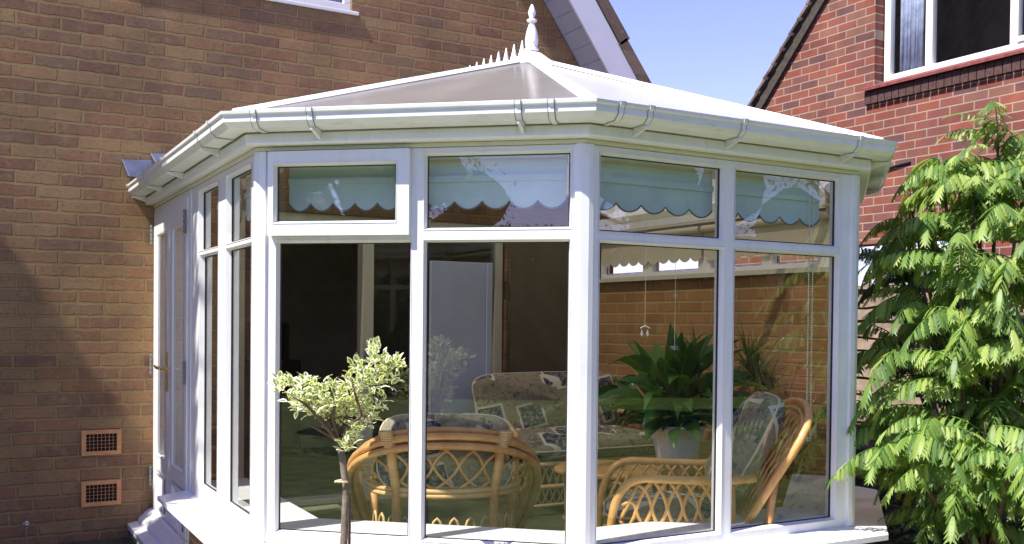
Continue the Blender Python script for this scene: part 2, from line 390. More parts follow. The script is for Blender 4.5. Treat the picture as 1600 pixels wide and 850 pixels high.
# roof slabs
def slab(mb, pts, th):
    a, b, c, d = [V(p) for p in pts]; n = (b-a).cross(d-a).normalized()*th
    mb.hexa([a, b, c, d, a+n, b+n, c+n, d+n])
xe = 3.62
mb = MB()
slab(mb, [(xe, -.30, vz(xe)-.12), (XA+.25, -.30, vz(XA+.25)-.12), (XA+.25, 8, vz(XA+.25)-.12), (xe, 8, vz(xe)-.12)][::-1], .05)
L2 = lambda x: vz(XA+.25)-.12-((XA+.25)-x)*SL
xl = XL-.4
slab(mb, [(XA+.249, -.30, L2(XA+.25)), (xl, -.30, L2(xl)), (xl, 8, L2(xl)), (XA+.249, 8, L2(XA+.25))][::-1], .05)
mb.build('tiled_roof', M['tiles'], H)
# verge tiles (edge seen from the front): stepped courses
mb = MB(); t = V((1, 0, -SL)).normalized(); nrm = V((SL, 0, 1)).normalized()
k = 0; p = V((3.60, -.315, vz(3.60)-.035))
while p.z < 6:
    q = p-t*.62; lift = nrm*.0
    a, b = p+nrm*(.009*(k % 2)), q+nrm*(.009*(k % 2))-nrm*.002
    mb.hexa([a-nrm*.085, a-nrm*.085+V((0, .5, 0)), b-nrm*.085+V((0, .5, 0)), b-nrm*.085, a+nrm*.012, a+nrm*.012+V((0, .5, 0)), b+nrm*.0+V((0, .5, 0)), b+nrm*.0])
    p = p-t*.6; k += 1
mb.build('verge_tiles', M['tiles'], H)
mb = MB()      # bargeboard
bw = .165
def bb(x, off): return V((x, -.30, vz(x, 2.90)+off))
x0, x1 = 3.52, -.2
zb = lambda x: 3.35-(x-2.91)*SL
mb.hexa([(x0, -.305, zb(x0)), (x0, -.285, zb(x0)), (x1, -.285, zb(x1)), (x1, -.305, zb(x1)),
         (x0, -.305, zb(x0)+.335), (x0, -.285, zb(x0)+.335), (x1, -.285, zb(x1)+.335), (x1, -.305, zb(x1)+.335)])
mb.build('bargeboard', M['barge'], H, bevel=.004)
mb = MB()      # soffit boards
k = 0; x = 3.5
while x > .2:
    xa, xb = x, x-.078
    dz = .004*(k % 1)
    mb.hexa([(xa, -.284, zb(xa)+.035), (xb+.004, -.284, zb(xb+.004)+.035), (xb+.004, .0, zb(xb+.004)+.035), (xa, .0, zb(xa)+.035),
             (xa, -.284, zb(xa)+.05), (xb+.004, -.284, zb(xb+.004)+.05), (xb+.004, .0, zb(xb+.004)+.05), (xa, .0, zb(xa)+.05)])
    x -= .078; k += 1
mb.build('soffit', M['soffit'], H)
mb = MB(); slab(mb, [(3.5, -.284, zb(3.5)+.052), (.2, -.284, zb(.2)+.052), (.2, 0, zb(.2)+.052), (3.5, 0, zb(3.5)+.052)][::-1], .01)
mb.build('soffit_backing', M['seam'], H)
# air bricks
for zc in (.576, .278):
    mb = MB(); xa, xb = -.405, -.187; z0_, z1_ = zc-.073, zc+.073; y = -.012
    nx, nz = 8, 5; mx, mz = .024, .022
    px = (xb-xa-2*mx)/nx; pz = (z1_-z0_-2*mz)/nz; hs = .0095
    mb.box(xa, xb, y, 0, z1_-mz, z1_); mb.box(xa, xb, y, 0, z0_, z0_+mz)
    mb.box(xa, xa+mx, y, 0, z0_+mz, z1_-mz); mb.box(xb-mx, xb, y, 0, z0_+mz, z1_-mz)
    for i in range(nx+1):
        l = xa+mx+i*px-(px/2-hs) if i else xa+mx; r_ = xa+mx+i*px+(px/2-hs) if i < nx else xb-mx
        mb.box(l, r_, y+.003, 0, z0_+mz, z1_-mz)
    for j in range(nz+1):
        l = z0_+mz+j*pz-(pz/2-hs) if j else z0_+mz; r_ = z0_+mz+j*pz+(pz/2-hs) if j < nz else z1_-mz
        for i in range(nx):
            mb.box(xa+mx+i*px+(px/2-hs), xa+mx+(i+1)*px-(px/2-hs), y+.003, 0, l, r_)
    o = mb.build('air_brick', M['terracotta'], H, bevel=.0015)
    mb = MB(); mb.box(xa+.01, xb-.01, -.003, -.001, z0_+.01, z1_-.01); mb.build('hole_shade_sheet', M['black'], o)  # black sheet paints the shade inside the vent holes
# lead flashings over the gutter end
for (xa, za_, w_, h_) in ((-.19, 2.135, .17, .105), (-.03, 2.21, .12, .08)):
    mb = MB(); 
    mb.hexa([(xa+.03, -.07, za_), (xa+w_, -.07, za_), (xa+w_, -.002, za_), (xa+.03, -.002, za_), (xa, -.012, za_+h_), (xa+w_, -.012, za_+h_+.01), (xa+w_, -.002, za_+h_+.01), (xa, -.002, za_+h_)])
    mb.build('lead_flashing', M['lead'], H, bevel=.004)
# upper window
uw = MB(); 
uw.box(WX0, WX1, .02, .08, WZ0, WZ0+.05); uw.box(WX0, WX0+.05, .02, .06, WZ0+.05, 4.45); uw.box(WX1-.05, WX1, .02, .06, WZ0+.05, 4.45)
uw.box(.53, .58, .02, .06, WZ0+.05, 4.45); uw.box(WX0, WX1, .02, .08, 4.45, 4.5)
W = uw.build('upper_window', M['winwhite'], H, bevel=.004)
mb = MB(); mb.box(WX0-.04, WX1+.045, -.014, .05, WZ0-.025, WZ0-.002); mb.build('window_sill', M['winwhite'], W, bevel=.004)
mb = MB(); mb.box(WX0+.05, WX1-.05, .04, .045, WZ0+.05, 4.45); mb.build('pane', M['glass2'], W)
mb = MB(); mb.box(WX0+.03, WX1-.03, .1, .14, WZ0, 4.5); mb.build('net_curtain', M['soffit'], W)
# dark room behind the patio doors
mb = MB()
mb.box(-.6, 3.05, 2.9, 3.0, .1, 2.4); mb.box(-.7, -.6, .25, 3.0, .1, 2.4); mb.box(3.05, 3.1, .25, 3.0, .1, 2.4)
mb.build('room_wall', M['wallin'], H)
mb = MB(); mb.box(-.7, 3.1, .251, 4.3, .02, .098); mb.build('room_floor', M['carpet_dark'], H)
mb = MB(); mb.box(-.7, 3.1, .251, 4.3, 2.402, 2.5); mb.build('room_ceiling', M['wallin'], H)
# patio door frame
pf = MB()
pf.box(OX0, OX1, .03, .11, OZ1-.06, OZ1); pf.box(OX0, OX1, .0, .13, OZ0, OZ0+.04)
pf.box(OX0, OX0+.05, .03, .11, OZ0+.04, OZ1-.06); pf.box(1.325, 1.405, .0, .1, OZ0+.04, OZ1-.06); pf.box(OX1-.075, OX1-.012, .03, .11, OZ0+.04, OZ1-.06)
P = pf.build('patio_door', M['cream'], H, bevel=.004)
mb = MB(); mb.box(1.41, OX1-.08, .06, .068, OZ0+.045, OZ1-.065); mb.build('pane', M['glass2'], P)
mb = MB(); mb.box(1.34, 1.375, -.02, 0, .93, 1.13); mb.build('lock_plate', M['chrome'], P, bevel=.004)
mb = MB(); mb.tube([(1.37, -.02, 1.06), (1.37, -.06, 1.06), (1.37, -.06, .96), (1.37, -.02, .96)], .009, 8); mb.build('handle', M['seal'], P)

# things in the dark room
D_ = empty('dresser', (.95, 2.65, .1), 'dark dresser against the far wall of the dim room', 'dresser')
mb = MB(); mb.box(.35, 1.7, 2.45, 2.89, .1, .95); mb.build('cupboard', M['wood'], D_, bevel=.01)
mb = MB(); mb.box(.4, 1.65, 2.65, 2.89, 1.25, 1.28); mb.box(.4, .44, 2.65, 2.89, .951, 1.25); mb.box(1.61, 1.65, 2.65, 2.89, .951, 1.25); mb.build('shelf', M['wood'], D_)
lb = ['tall pale candlestick at the left end of the dim dresser', 'round bottle standing second from left on the dim dresser', 'short pale jar in the middle of the dim dresser', 'slim bottle right of the pale jar on the dim dresser', 'pale vase at the right end of the dim dresser']
for i, xx in enumerate((.55, .78, 1.0, 1.2, 1.45)):
    mb = MB(); h_ = (.2, .16, .12, .22, .18)[i]
    mb.lathe((xx, 2.6, .951), [(.035, 0), (.04, h_*.3), (.03, h_*.6), (.012, h_*.75), (.014, h_)], 12)
    tag(mb.build(('candlestick', 'bottle', 'jar', 'bottle', 'vase')[i], M['potwhite'], smooth=True), lb[i], ('candlestick', 'bottle', 'jar', 'bottle', 'vase')[i])
mb = MB()
for (xa, xb, d_) in ((1.79, 2.215, 0), (2.217, 2.262, -.012)):
    mb.box(xa, xb, -.075+d_, -.045, .13, 1.72)
tag(mb.build('fabric_panel', M['curtainblue'], bevel=.004), 'plain pale grey blue fabric panel hung inside across the patio door', 'panel')

# ------------------------------------------------------------------ conservatory
K = empty('conservatory', (1.6, -1.6, 0), 'white framed conservatory with hipped bronze roof and finial built onto the brown house', 'conservatory')
PD, PA, PB, PC, PE, PF = [V((a, b, 0)) for a, b in ((0, -.002), (-.04, -2.372), (.931, -3.225), (2.36, -3.225), (3.24, -2.42), (3.24, -.002))]
FL = {'L': (PD, PA), 'F': (PA, PB), 'R': (PB, PC), 'C': (PC, PE), 'S': (PE, PF)}
CEN = V((1.6, -1.4, 0))
def loc(fc):
    a, b = FL[fc]; t = (b-a).normalized(); n = V((t.y, -t.x, 0))
    if n.dot(a-CEN) < 0: n = -n
    return a, t, n, (b-a).length
def P3(fc, s, d, z):
    a, t, n, L = loc(fc); q = a+t*s+n*d; return V((q.x, q.y, z))
def fbox(mb, fc, s0, s1, z0, z1, d0, d1):
    mb.hexa([P3(fc, s0, d0, z0), P3(fc, s1, d0, z0), P3(fc, s1, d1, z0), P3(fc, s0, d1, z0), P3(fc, s0, d0, z1), P3(fc, s1, d0, z1), P3(fc, s1, d1, z1), P3(fc, s0, d1, z1)])
def opoly(d, closed=False, pts=(PD, PA, PB, PC, PE, PF)):
    Ls = []
    for a, b in zip(pts, pts[1:]):
        t = (b-a).normalized(); n = V((t.y, -t.x, 0))
        if n.dot(a-CEN) < 0: n = -n
        Ls.append((a+n*d, t))
    out = [Ls[0][0]]
    for (a, t), (b, q) in zip(Ls, Ls[1:]):
        den = t.x*q.y-t.y*q.x; w_ = b-a; k = (w_.x*q.y-w_.y*q.x)/den; out.append(a+t*k)
    t = Ls[-1][1]; nn = Ls[-1][0]-pts[-2]
    out.append(pts[-1]+nn); out[0] = V((out[0].x, pts[0].y, 0)); return out
def sweep(mb, prof, pts=(PD, PA, PB, PC, PE, PF)):
    rings = []
    for d, z in prof:
        rings.append([V((p.x, p.y, z)) for p in opoly(d, pts=pts)])
    n = len(prof)
    for i in range(len(pts)-1):
        for k in range(n):
            k2 = (k+1) % n
            mb.face([rings[k][i], rings[k][i+1], rings[k2][i+1], rings[k2][i]])
    mb.face([rings[k][0] for k in range(n)]); mb.face([rings[k][-1] for k in range(n)][::-1])
GZ, TT = .478, 1.93          # glass bottom, top
# dwarf walls
for nm, fc, mt in (('front', 'F', 'brick_dwarf'), ('right', 'R', 'brick_dwarf'), ('far', 'C', 'brick_dwarf')):
    a, t, n, L = loc(fc); mb = MB()
    o_ = opoly(-.0); i_ = opoly(-.2); k = {'F': 1, 'R': 2, 'C': 3}[fc]
    mb.prism([o_[k], o_[k+1], i_[k+1], i_[k]], 0, .385); mb.build('dwarf_wall', M[mt], K)
o_ = opoly(0); i_ = opoly(-.2)
mb = MB(); a = P3('L', 1.06, 0, 0); b = P3('L', 1.06, -.2, 0); mb.prism([a, o_[1], i_[1], b], 0, .385); mb.build('dwarf_wall', M['brick_dwarf_y'], K)
# right side brick wall with high windows
mb = MB(); mb.prism([(3.13, -2.23), (3.13, -.002), (3.24, -.002), (3.24, -2.405), (3.20, -2.415)], 0, 1.60)
mb.prism([(3.239, -2.161), (3.299, -2.421), (3.20, -2.44), (3.10, -2.30), (3.12, -2.18)], .385, 1.60) if False else None
mb.build('side_wall', M['brick_in'], K)
# sills
mb = MB(); sp = (P3('L', 1.02, 0, 0), PA, PB, PC, PE)
sweep(mb, [(.15, .385), (.15, .408), (.02, .425), (-.06, .425), (-.06, .385)], pts=sp)
mb.build('window_sill', M['upvc'], K, bevel=.004)
mb = MB(); sweep(mb, [(-.062, .388), (-.062, .470), (-.30, .470), (-.30, .450), (-.2, .45), (-.2, .388)], pts=sp); mb.build('inner_sill', M['upvc'], K, bevel=.003)
mb = MB(); mb.prism([(3.08, -2.24), (3.08, -.002), (3.26, -.002), (3.26, -2.40)], 1.602, 1.63); mb.build('inner_sill', M['cream'], K)
mb = MB(); mb.box(2.44, 3.128, -.02, -.004, .10, 2.02); mb.build('dim_wall_sheet', M['dim_sheet'], K)  # dark sheet added over the brick so this wall looks dim
# floor
mb = MB(); mb.prism([(.0, -.004), (-.02, -2.3), (.931, -3.15), (2.36, -3.15), (3.2, -2.4), (3.2, -.004)], .05, .10); mb.build('floor', M['floor'], K)

# frames: each facet a window with holes
def frame(fc, s0, s1, z0, z1, holes, depth=.06, d=0., name='window_frame', mat='upvc'):
    """plate s0..s1 x z0..z1 with rectangular holes; returns frame object, panes as children"""
    holes = [(h[0]-.0125, h[1]+.0125, h[2]-.0125, h[3]+.0125) for h in holes]
    mb = MB()
    ss = sorted({s0, s1, *[h[0] for h in holes], *[h[1] for h in holes]})
    for a, b in zip(ss, ss[1:]):
        m_ = (a+b)/2; hs = sorted([(h[2], h[3]) for h in holes if h[0] < m_ < h[1]]); z = z0
        for (p, q) in hs:
            if p > z: fbox(mb, fc, a, b, z, p, d-depth, d)
            z = q
        if z1 > z: fbox(mb, fc, a, b, z, z1, d-depth, d)
    o = mb.build(name, M[mat], K)
    bd = MB(); gk = MB(); gl = []
    for (a, b, p, q) in holes:
        i1, i2 = .011, .0145; d1 = d-.022; d2 = d-.03
        def rg(i, dd): return [P3(fc, a+i, dd, p+i), P3(fc, b-i, dd, p+i), P3(fc, b-i, dd, q-i), P3(fc, a+i, dd, q-i)]
        r1 = rg(.0, d+.002); r1b = rg(.003, d+.002); r2 = rg(i1, d1); r3 = rg(i2, d1); r4 = rg(i2, d2); r5 = rg(i2, d-.07); 
        for k in range(4):
            k2 = (k+1) % 4
            bd.face([r1[k], r1[k2], r1b[k2], r1b[k]]); bd.face([r1b[k], r1b[k2], r2[k2], r2[k]])
            gk.face([r2[k], r2[k2], r3[k2], r3[k]]); gk.face([r3[k], r3[k2], r4[k2], r4[k]])
        rb = rg(.012, d-.034); rc = rg(0, d-.06)
        for k in range(4):
            k2 = (k+1) % 4; bd.face([r4[k], r4[k2], rb[k2], rb[k]]); bd.face([rb[k], rb[k2], rc[k2], rc[k]])
        g_ = MB(); fbox(g_, fc, a+.0145, b-.0145, p+.0145, q-.0145, d-.031, d-.028); gl.append(g_)
    bd.build('glazing_bead', M['upvc'], o); gk.build('gasket', M['seal'], o)
    for g_ in gl:
        # single sheet of glass
        g2 = MB(); vs = g_.v; g2.face([vs[3], vs[2], vs[6], vs[7]]); g2.build('pane', M['glass'], o)
    return o
# F facet
frame('F', .012, 1.262, .425, 1.962, [(.088, .62, .476, 1.604), (.688, 1.232, .476, 1.604), (.688, 1.232, 1.662, 1.932), (.075, .60, 1.664, 1.93)])
frame('F', .056, .628, 1.632, 1.958, [(.088, .568, 1.690, 1.900)], depth=.028, d=.030, name='opening_casement')
frame('R', .034, 1.395, .425, 1.962, [(.078, .665, .470, 1.603), (.738, 1.318, .470, 1.603), (.076, .663, 1.652, 1.929), (.738, 1.316, 1.652, 1.929)])
frame('L', 1.06, 2.352, .425, 1.962, [(1.30, 1.675, .50, 1.606), (1.845, 2.27, .50, 1.606), (1.265, 1.675, 1.645, 1.922), (1.845, 2.262, 1.645, 1.922)])
frame('C', .034, 1.16, .425, 1.962, [(.09, .57, .476, 1.604), (.64, 1.11, .476, 1.604), (.09, .57, 1.662, 1.93), (.64, 1.11, 1.662, 1.93)])
a, t, n, L = loc('S')
hs = [(-.53, -.057), (-1.13, -.66), (-1.72, -1.27), (-2.17, -1.83)]
frame('S', .02, L-.02, 1.63, 1.962, [(y0-(-2.42), y1-(-2.42), 1.675, 1.93) for y0, y1 in hs], d=.05, name='high_window_frame')
# corner posts (bay poles)
def post(Pt, fa, fb, sa, sb):
    mb = MB(); 
    ta = loc(fa); tb = loc(fb)
    La = ta[3]
    pa = P3(fa, La-sa, 0.004, 0); pb = P3(fb, sb, 0.004, 0)
    pa2 = P3(fa, La-sa, -.055, 0); pb2 = P3(fb, sb, -.055, 0)
    k = [PD, PA, PB, PC, PE].index(Pt)
    c = opoly(.012)[k]; ca = P3(fa, La-.012, .012, 0); cb = P3(fb, .012, .012, 0); inn = opoly(-.07)[k]
    mb.prism([pa, P3(fa, La-sa, .012, 0), ca, cb, P3(fb, sb, .012, 0), pb, pb2, inn, pa2], .424, 1.963)
    mb.build('corner_post', M['upvc'], K, bevel=.002)
post(PA, 'L', 'F', .02, .038); post(PB, 'F', 'R', .034, .034); post(PC, 'R', 'C', .036, .034); post(PE, 'C', 'S', .034, .02)
# french doors on the left facet
mb = MB(); fbox(mb, 'L', .0, .035, .165, 1.962, -.06, .004); fbox(mb, 'L', 1.03, 1.06, .165, 1.962, -.06, .006); fbox(mb, 'L', .035, 1.03, 1.93, 1.962, -.06, .004)
fbox(mb, 'L', 1.06, 1.10, .425, 1.962, .0005, .006)
mb.build('door_frame', M['upvc'], K, bevel=.003)
for (s0, s1, g0, g1, hand) in ((.038, .522, .15, .44, 1), (.528, 1.027, .645, .965, 0)):
    mb = MB(); d = .012
    fbox(mb, 'L', s0, g0, .17, 1.928, -.045, d); fbox(mb, 'L', g1, s1, .17, 1.928, -.045, d)
    fbox(mb, 'L', g0, g1, 1.80, 1.928, -.045, d); fbox(mb, 'L', g0, g1, .42, .505, -.045, d); fbox(mb, 'L', g0, g1, .17, .20, -.045, d)
    fbox(mb, 'L', g0, g1, .20, .42, -.045, d-.012)
    Dr = mb.build('door', M['upvc'], K, bevel=.003)
    bd = MB()
    for (p, q) in ((.505, 1.80), (.20, .42)):
        def rg(i, dd): return [P3('L', g0+i, dd, p+i), P3('L', g1-i, dd, p+i), P3('L', g1-i, dd, q-i), P3('L', g0+i, dd, q-i)]
        r1, r2, r3 = (rg(0, d+.003), rg(.006, d+.003), rg(.012, d-.006)) if p > .45 else (rg(0, d+.006), rg(.018, d+.006), rg(.03, d-.011))
        for k in range(4):
            k2 = (k+1) % 4; bd.face([r1[k], r1[k2], r2[k2], r2[k]]); bd.face([r2[k], r2[k2], r3[k2], r3[k]])
    bd.build('panel_moulding', M['upvc'], Dr)
    g2 = MB(); g2.face([P3('L', g0, d-.007, .505), P3('L', g1, d-.007, .505), P3('L', g1, d-.007, 1.80), P3('L', g0, d-.007, 1.80)]); g2.build('pane', M['glass'], Dr)
    if hand:
        hd = MB(); s = .50
        fbox(hd, 'L', s-.014, s+.014, .90, 1.12, d, d+.006)
        hd.tube([P3('L', s, d, 1.03), P3('L', s, d+.05, 1.03), P3('L', s-.02, d+.056, 1.032), P3('L', s-.06, d+.05, 1.036), P3('L', s-.11, d+.045, 1.03), P3('L', s-.125, d+.05, 1.04)], [.009, .008, .008, .0085, .007, .005], 8)
        hd.build('handle', M['brass'], Dr, bevel=.001)
        hs_ = [(s0-.012)]
    else:
        hd = MB(); hd.tube([P3('L', .56, d, 1.03), P3('L', .56, d+.045, 1.03), P3('L', .60, d+.05, 1.03), P3('L', .66, d+.045, 1.03)], .007, 8); hd.build('handle', M['brass'], Dr)
        hs_ = [1.032]
    for s in hs_:
        for z in (.36, 1.03, 1.80):
            hg = MB(); a0 = P3('L', s, d+.012, z-.06); pr = []
            for j in range(5): pr += [(.006, j*.025), (.008, j*.025+.003), (.008, j*.025+.018), (.006, j*.025+.021)]
            hg.lathe(a0, pr, 8); hg.build('hinge', M['seam'], Dr)
mb = MB()
a_, b_ = P3('L', -.0, 0, 0), P3('L', 1.10, 0, 0)
def lp(prof, s0, s1, mb):
    for k in range(len(prof)):
        (d0, z0), (d1, z1) = prof[k], prof[(k+1) % len(prof)]
        mb.face([P3('L', s0, d0, z0), P3('L', s1, d0, z0), P3('L', s1, d1, z1), P3('L', s0, d1, z1)])
    mb.face([P3('L', s0, d, z) for d, z in prof]); mb.face([P3('L', s1, d, z) for d, z in prof][::-1])
lp([(.015, .168), (.035, .16), (.085, .115), (.09, .105), (.09, .098), (-.05, .098), (-.05, .164)], .0, 1.058, mb)
lp([(.15, .055), (.15, .085), (.09, .096), (-.05, .096), (-.05, .055)], .0, 1.058, mb)
mb.build('door_threshold', M['upvc'], K)
mb = MB(); lp([(.13, 0), (.13, .054), (-.1, .054), (-.1, 0)], 0, 1.058, mb); mb.build('door_step', M['paving'], K)

# eaves beam, fascia, gutter
mb = MB(); sweep(mb, [(.012, 1.964), (.012, 1.978), (-.06, 1.978), (-.06, 1.964)]); mb.build('head_trim', M['cream'], K)
mb = MB(); sweep(mb, [(.052, 1.980), (.058, 1.988), (.055, 2.022), (.045, 2.030), (-.06, 2.030), (-.06, 1.980)]); mb.build('eaves_beam', M['upvc'], K)
mb = MB(); sweep(mb, [(.040, 2.032), (.040, 2.078), (-.06, 2.078), (-.06, 2.032)]); mb.build('fascia', M['cream'], K)
gp = [(.162, 2.092), (.160, 2.081), (.152, 2.076), (.150, 2.052), (.128, 2.031), (.060, 2.028), (.052, 2.085), (.060, 2.085), (.066, 2.035), (.124, 2.038), (.144, 2.056), (.146, 2.074), (.150, 2.090)]
mb = MB(); sweep(mb, gp); mb.build('gutter', M['gutter'], K, bevel=0)
# gutter brackets and joints
gout = [(.156, 2.095), (.1665, 2.094), (.1645, 2.080), (.1555, 2.073), (.1535, 2.0505), (.130, 2.0275), (.058, 2.0245)]
def band(fc, s, w_, arm=True, seam=False):
    mb = MB()
    off = lambda p: V(p)
    for i in range(len(gout)-1):
        (d0, z0), (d1, z1) = gout[i], gout[i+1]
        mb.face([P3(fc, s, d0, z0), P3(fc, s+w_, d0, z0), P3(fc, s+w_, d1, z1), P3(fc, s, d1, z1)])
        for q in (s, s+w_):
            mb.face([P3(fc, q, d0, z0), P3(fc, q, d1, z1), P3(fc, q, d1-.003, z1+.001), P3(fc, q, d0-.003, z0)])
    if arm:
        m_ = s+w_/2
        mb.hexa([P3(fc, m_-.006, .041, 2.004), P3(fc, m_+.006, .041, 2.004), P3(fc, m_+.006, .135, 2.018), P3(fc, m_-.006, .135, 2.018),
                 P3(fc, m_-.006, .041, 2.03), P3(fc, m_+.006, .041, 2.03), P3(fc, m_+.006, .135, 2.026), P3(fc, m_-.006, .135, 2.026)])
        mb.hexa([P3(fc, m_-.006, .041, 1.99), P3(fc, m_+.006, .041, 1.99), P3(fc, m_+.006, .07, 2.0), P3(fc, m_-.006, .07, 2.0),
                 P3(fc, m_-.006, .041, 2.003), P3(fc, m_+.006, .041, 2.003), P3(fc, m_+.006, .13, 2.0175), P3(fc, m_-.006, .13, 2.0175)])
    o = mb.build('gutter_bracket', M['gutter'], K)
    sm = MB()
    for q in (s-.0035, s+w_+.001):
        for i in range(len(gout)-1):
            (d0, z0), (d1, z1) = gout[i], gout[i+1]
            sm.face([P3(fc, q, d0-.0015, z0), P3(fc, q+.0025, d0-.0015, z0), P3(fc, q+.0025, d1-.0015, z1+.001), P3(fc, q, d1-.0015, z1+.001)])
    sm.build('joint_seal', M['seam'], o)
for fc, ss in (('L', (.02, .55, 1.15, 1.95, 2.2)), ('F', (.045, .27, 1.06, 1.18)), ('R', (.04, .17, .62, 1.26)), ('C', (.06, .5, 1.0)), ('S', (.3, 1.2, 2.0))):
    for s in ss: band(fc, s, .02, arm=s not in (2.2, .045, 1.18, .04))
# corner unions
# roof
ZE, ZR, YR = 2.098, 2.705, -1.67
e = opoly(.10); G = V((1.62, YR, ZR)); G2 = V((1.62, -.004, ZR))
ee = [V((p.x, p.y, ZE)) for p in e]
def panel(pts, mat='poly'):
    mb = MB(); pts = [V(p) for p in pts]; n = (pts[1]-pts[0]).cross(pts[2]-pts[0]).normalized()
    if n.z < 0: pts.reverse(); n = -n
    k = len(pts); i = len(mb.v); q = [p-n*.018 for p in pts]
    mb.v += [tuple(p) for p in pts]+[tuple(p) for p in q]; mb.f = [list(range(k)), list(range(2*k-1, k-1, -1))]
    for j in range(k): mb.f.append([j, k+j, k+(j+1) % k, (j+1) % k])
    mb.mi = [0]*len(mb.f); return mb.build('roof_panel', M[mat], K)
panel([ee[0], ee[1], G, G2]); panel([ee[1], ee[2], G]); panel([ee[2], ee[3], G], 'glare'); panel([ee[3], ee[4], G]); panel([ee[4], ee[5], G2, G])
def bar(p, q, w_, h_, name, mat='upvc', lift=.0):
    mb = MB(); p, q = V(p), V(q); t = (q-p).normalized(); s = t.cross(V((0, 0, 1))).normalized()*w_/2; u = s.cross(t).normalized(); u = u if u.z > 0 else -u
    A = p+u*lift; B = q+u*lift
    mb.hexa([A-s, A+s, B+s, B-s, A-s*.45+u*h_, A+s*.45+u*h_, B+s*.45+u*h_, B-s*.45+u*h_]); return mb.build(name, M[mat], K, bevel=.003)
for i in (1, 2, 3, 4): bar(ee[i]+V((0, 0, -.004)), G, .062, .02, 'hip_bar')
bar(G, G2, .09, .035, 'ridge_bar')
bar(ee[0]+V((.02, -.03, 0)), G2+V((0, -.03, 0)), .06, .03, 'wall_bar'); bar(ee[5]+V((-.02, -.03, 0)), G2+V((0, -.03, 0)), .06, .03, 'wall_bar')
mb = MB(); sweep(mb, [(.095, 2.080), (.118, 2.092), (.118, 2.101), (.07, 2.116), (.05, 2.116), (.05, 2.080)]); mb.build('eaves_trim', M['upvc'], K)
# radial end cap, finial, cresting
mb = MB(); ring = []
for k in range(14):
    a = 2*math.pi*k/14; rr = .145; dx, dy = math.cos(a)*rr, math.sin(a)*rr
    # follow the roof planes
    z = ZR-.42*max(abs(dx)*.82, -dy*.95, 0)-.005 if dy < 0 else ZR-.36*abs(dx)
    ring.append(V((G.x+dx, G.y+dy, z+.014)))
top = V((G.x, G.y, ZR+.055))
mid = [top+(p-top)*.38+V((0, 0, .012)) for p in ring]
for k in range(14):
    k2 = (k+1) % 14; mb.face([ring[k], ring[k2], mid[k2], mid[k]]); mb.face([mid[k], mid[k2], top])
    mb.face([ring[k]-V((0, 0, .012)), ring[k2]-V((0, 0, .012)), ring[k2], ring[k]])
mb.build('ridge_cap', M['upvc'], K, smooth=False)
mb = MB(); f0 = ZR+.045
mb.lathe((G.x, G.y, f0), [(.038, 0), (.04, .012), (.030, .02), (.034, .035), (.036, .06), (.030, .10), (.016, .145), (.012, .152), (.027, .158), (.027, .168), (.010, .174), (.019, .195), (.021, .208), (.012, .235), (.004, .25)], 20)
mb.build('finial', M['upvc'], K, smooth=True)
for k in range(11):
    y = YR+.10+k*.088; h_ = .098
    mb = MB()
    if y > -.1: break
    mb.lathe((G.x, y, ZR+.028), [(.018, 0), (.021, .006), (.020, .03), (.014, .036), (.016, .042), (.0105, .06), (.006, .085), (.002, .1)], 10)
    mb.build('cresting_spike', M['upvc'], K, smooth=True)
# blinds -----------------------------------------------------------
def blind(fc, s0, s1, label, mat='blind', zb=1.762, ztop=1.945, d=-.095, chain=None, g=None, n=None):
    mb = MB(); a0 = P3(fc, (s0+s1)/2, d, ztop)
    root = empty('scalloped_blind', a0, label, 'blind', g)
    n = n or max(3, round((s1-s0)/.118)); N = n*12
    pr = []
    for k in range(N+1):
        u = k/N; ph = (u*n) % 1.0
        dz = -.03*(math.sin(math.pi*ph)**.75 if 0 < ph < 1 else 0)
        pr.append((s0+(s1-s0)*u, zb+.008+dz))
    zt = ztop
    for (a, za_), (b, zb_) in zip(pr, pr[1:]):
        mb.face([P3(fc, a, d, za_), P3(fc, b, d, zb_), P3(fc, b, d, zt), P3(fc, a, d, zt)])
        mb.face([P3(fc, a, d-.003, za_), P3(fc, b, d-.003, zb_), P3(fc, b, d-.003, zt), P3(fc, a, d-.003, zt)])
        mb.face([P3(fc, a, d, za_), P3(fc, b, d, zb_), P3(fc, b, d-.003, zb_), P3(fc, a, d-.003, za_)])
    mb.build('valance', M[mat], root)
    # hem bar and piping
    mb = MB(); fbox(mb, fc, s0, s1, 1.845, 1.868, d+.001, d+.009); mb.build('hem_bar', M[mat], root)
    mb = MB(); mb.tube([P3(fc, a, d, z-.002) for a, z in pr], .0032, 6); mb.build('piping', M['beads'] if mat == 'blind_in' else M['seam'], root)
    mb = MB(); mb.tube([P3(fc, s0, d-.02, ztop-.02), P3(fc, s1, d-.02, ztop-.02)], .022, 12); mb.build('roller', M['blind_in'], root)
    if chain:
        mb = MB(); sx, zlo = chain
        for side in (-.012, .012):
            z = ztop-.03
            while z > zlo:
                mb.lathe(P3(fc, sx+side*(1 if z > zlo+.02 else .5), d+.02, z), [(.001, -.004), (.0042, 0), (.001, .004)], 6); z -= .0105
            mb.tube([P3(fc, sx+side, d+.02, ztop-.03), P3(fc, sx+side, d+.02, zlo)], .0012, 4)
        mb.build('pull_chain', M['beads'], root)
gb = 'scalloped roller blinds round the conservatory'
blind('L', 1.26, 1.72, 'scalloped blind in the narrow side window nearest the french doors', g=gb)
blind('L', 1.80, 2.26, 'scalloped blind in the side window next to the front corner post', g=gb)
blind('F', .09, .645, 'pale scalloped blind behind the opening casement', g=gb, n=6)
blind('F', .665, 1.21, 'pale scalloped blind in the front window right of the casement', g=gb, n=5)
blind('R', .09, .69, 'pale scalloped blind just right of the middle corner post', g=gb, n=5)
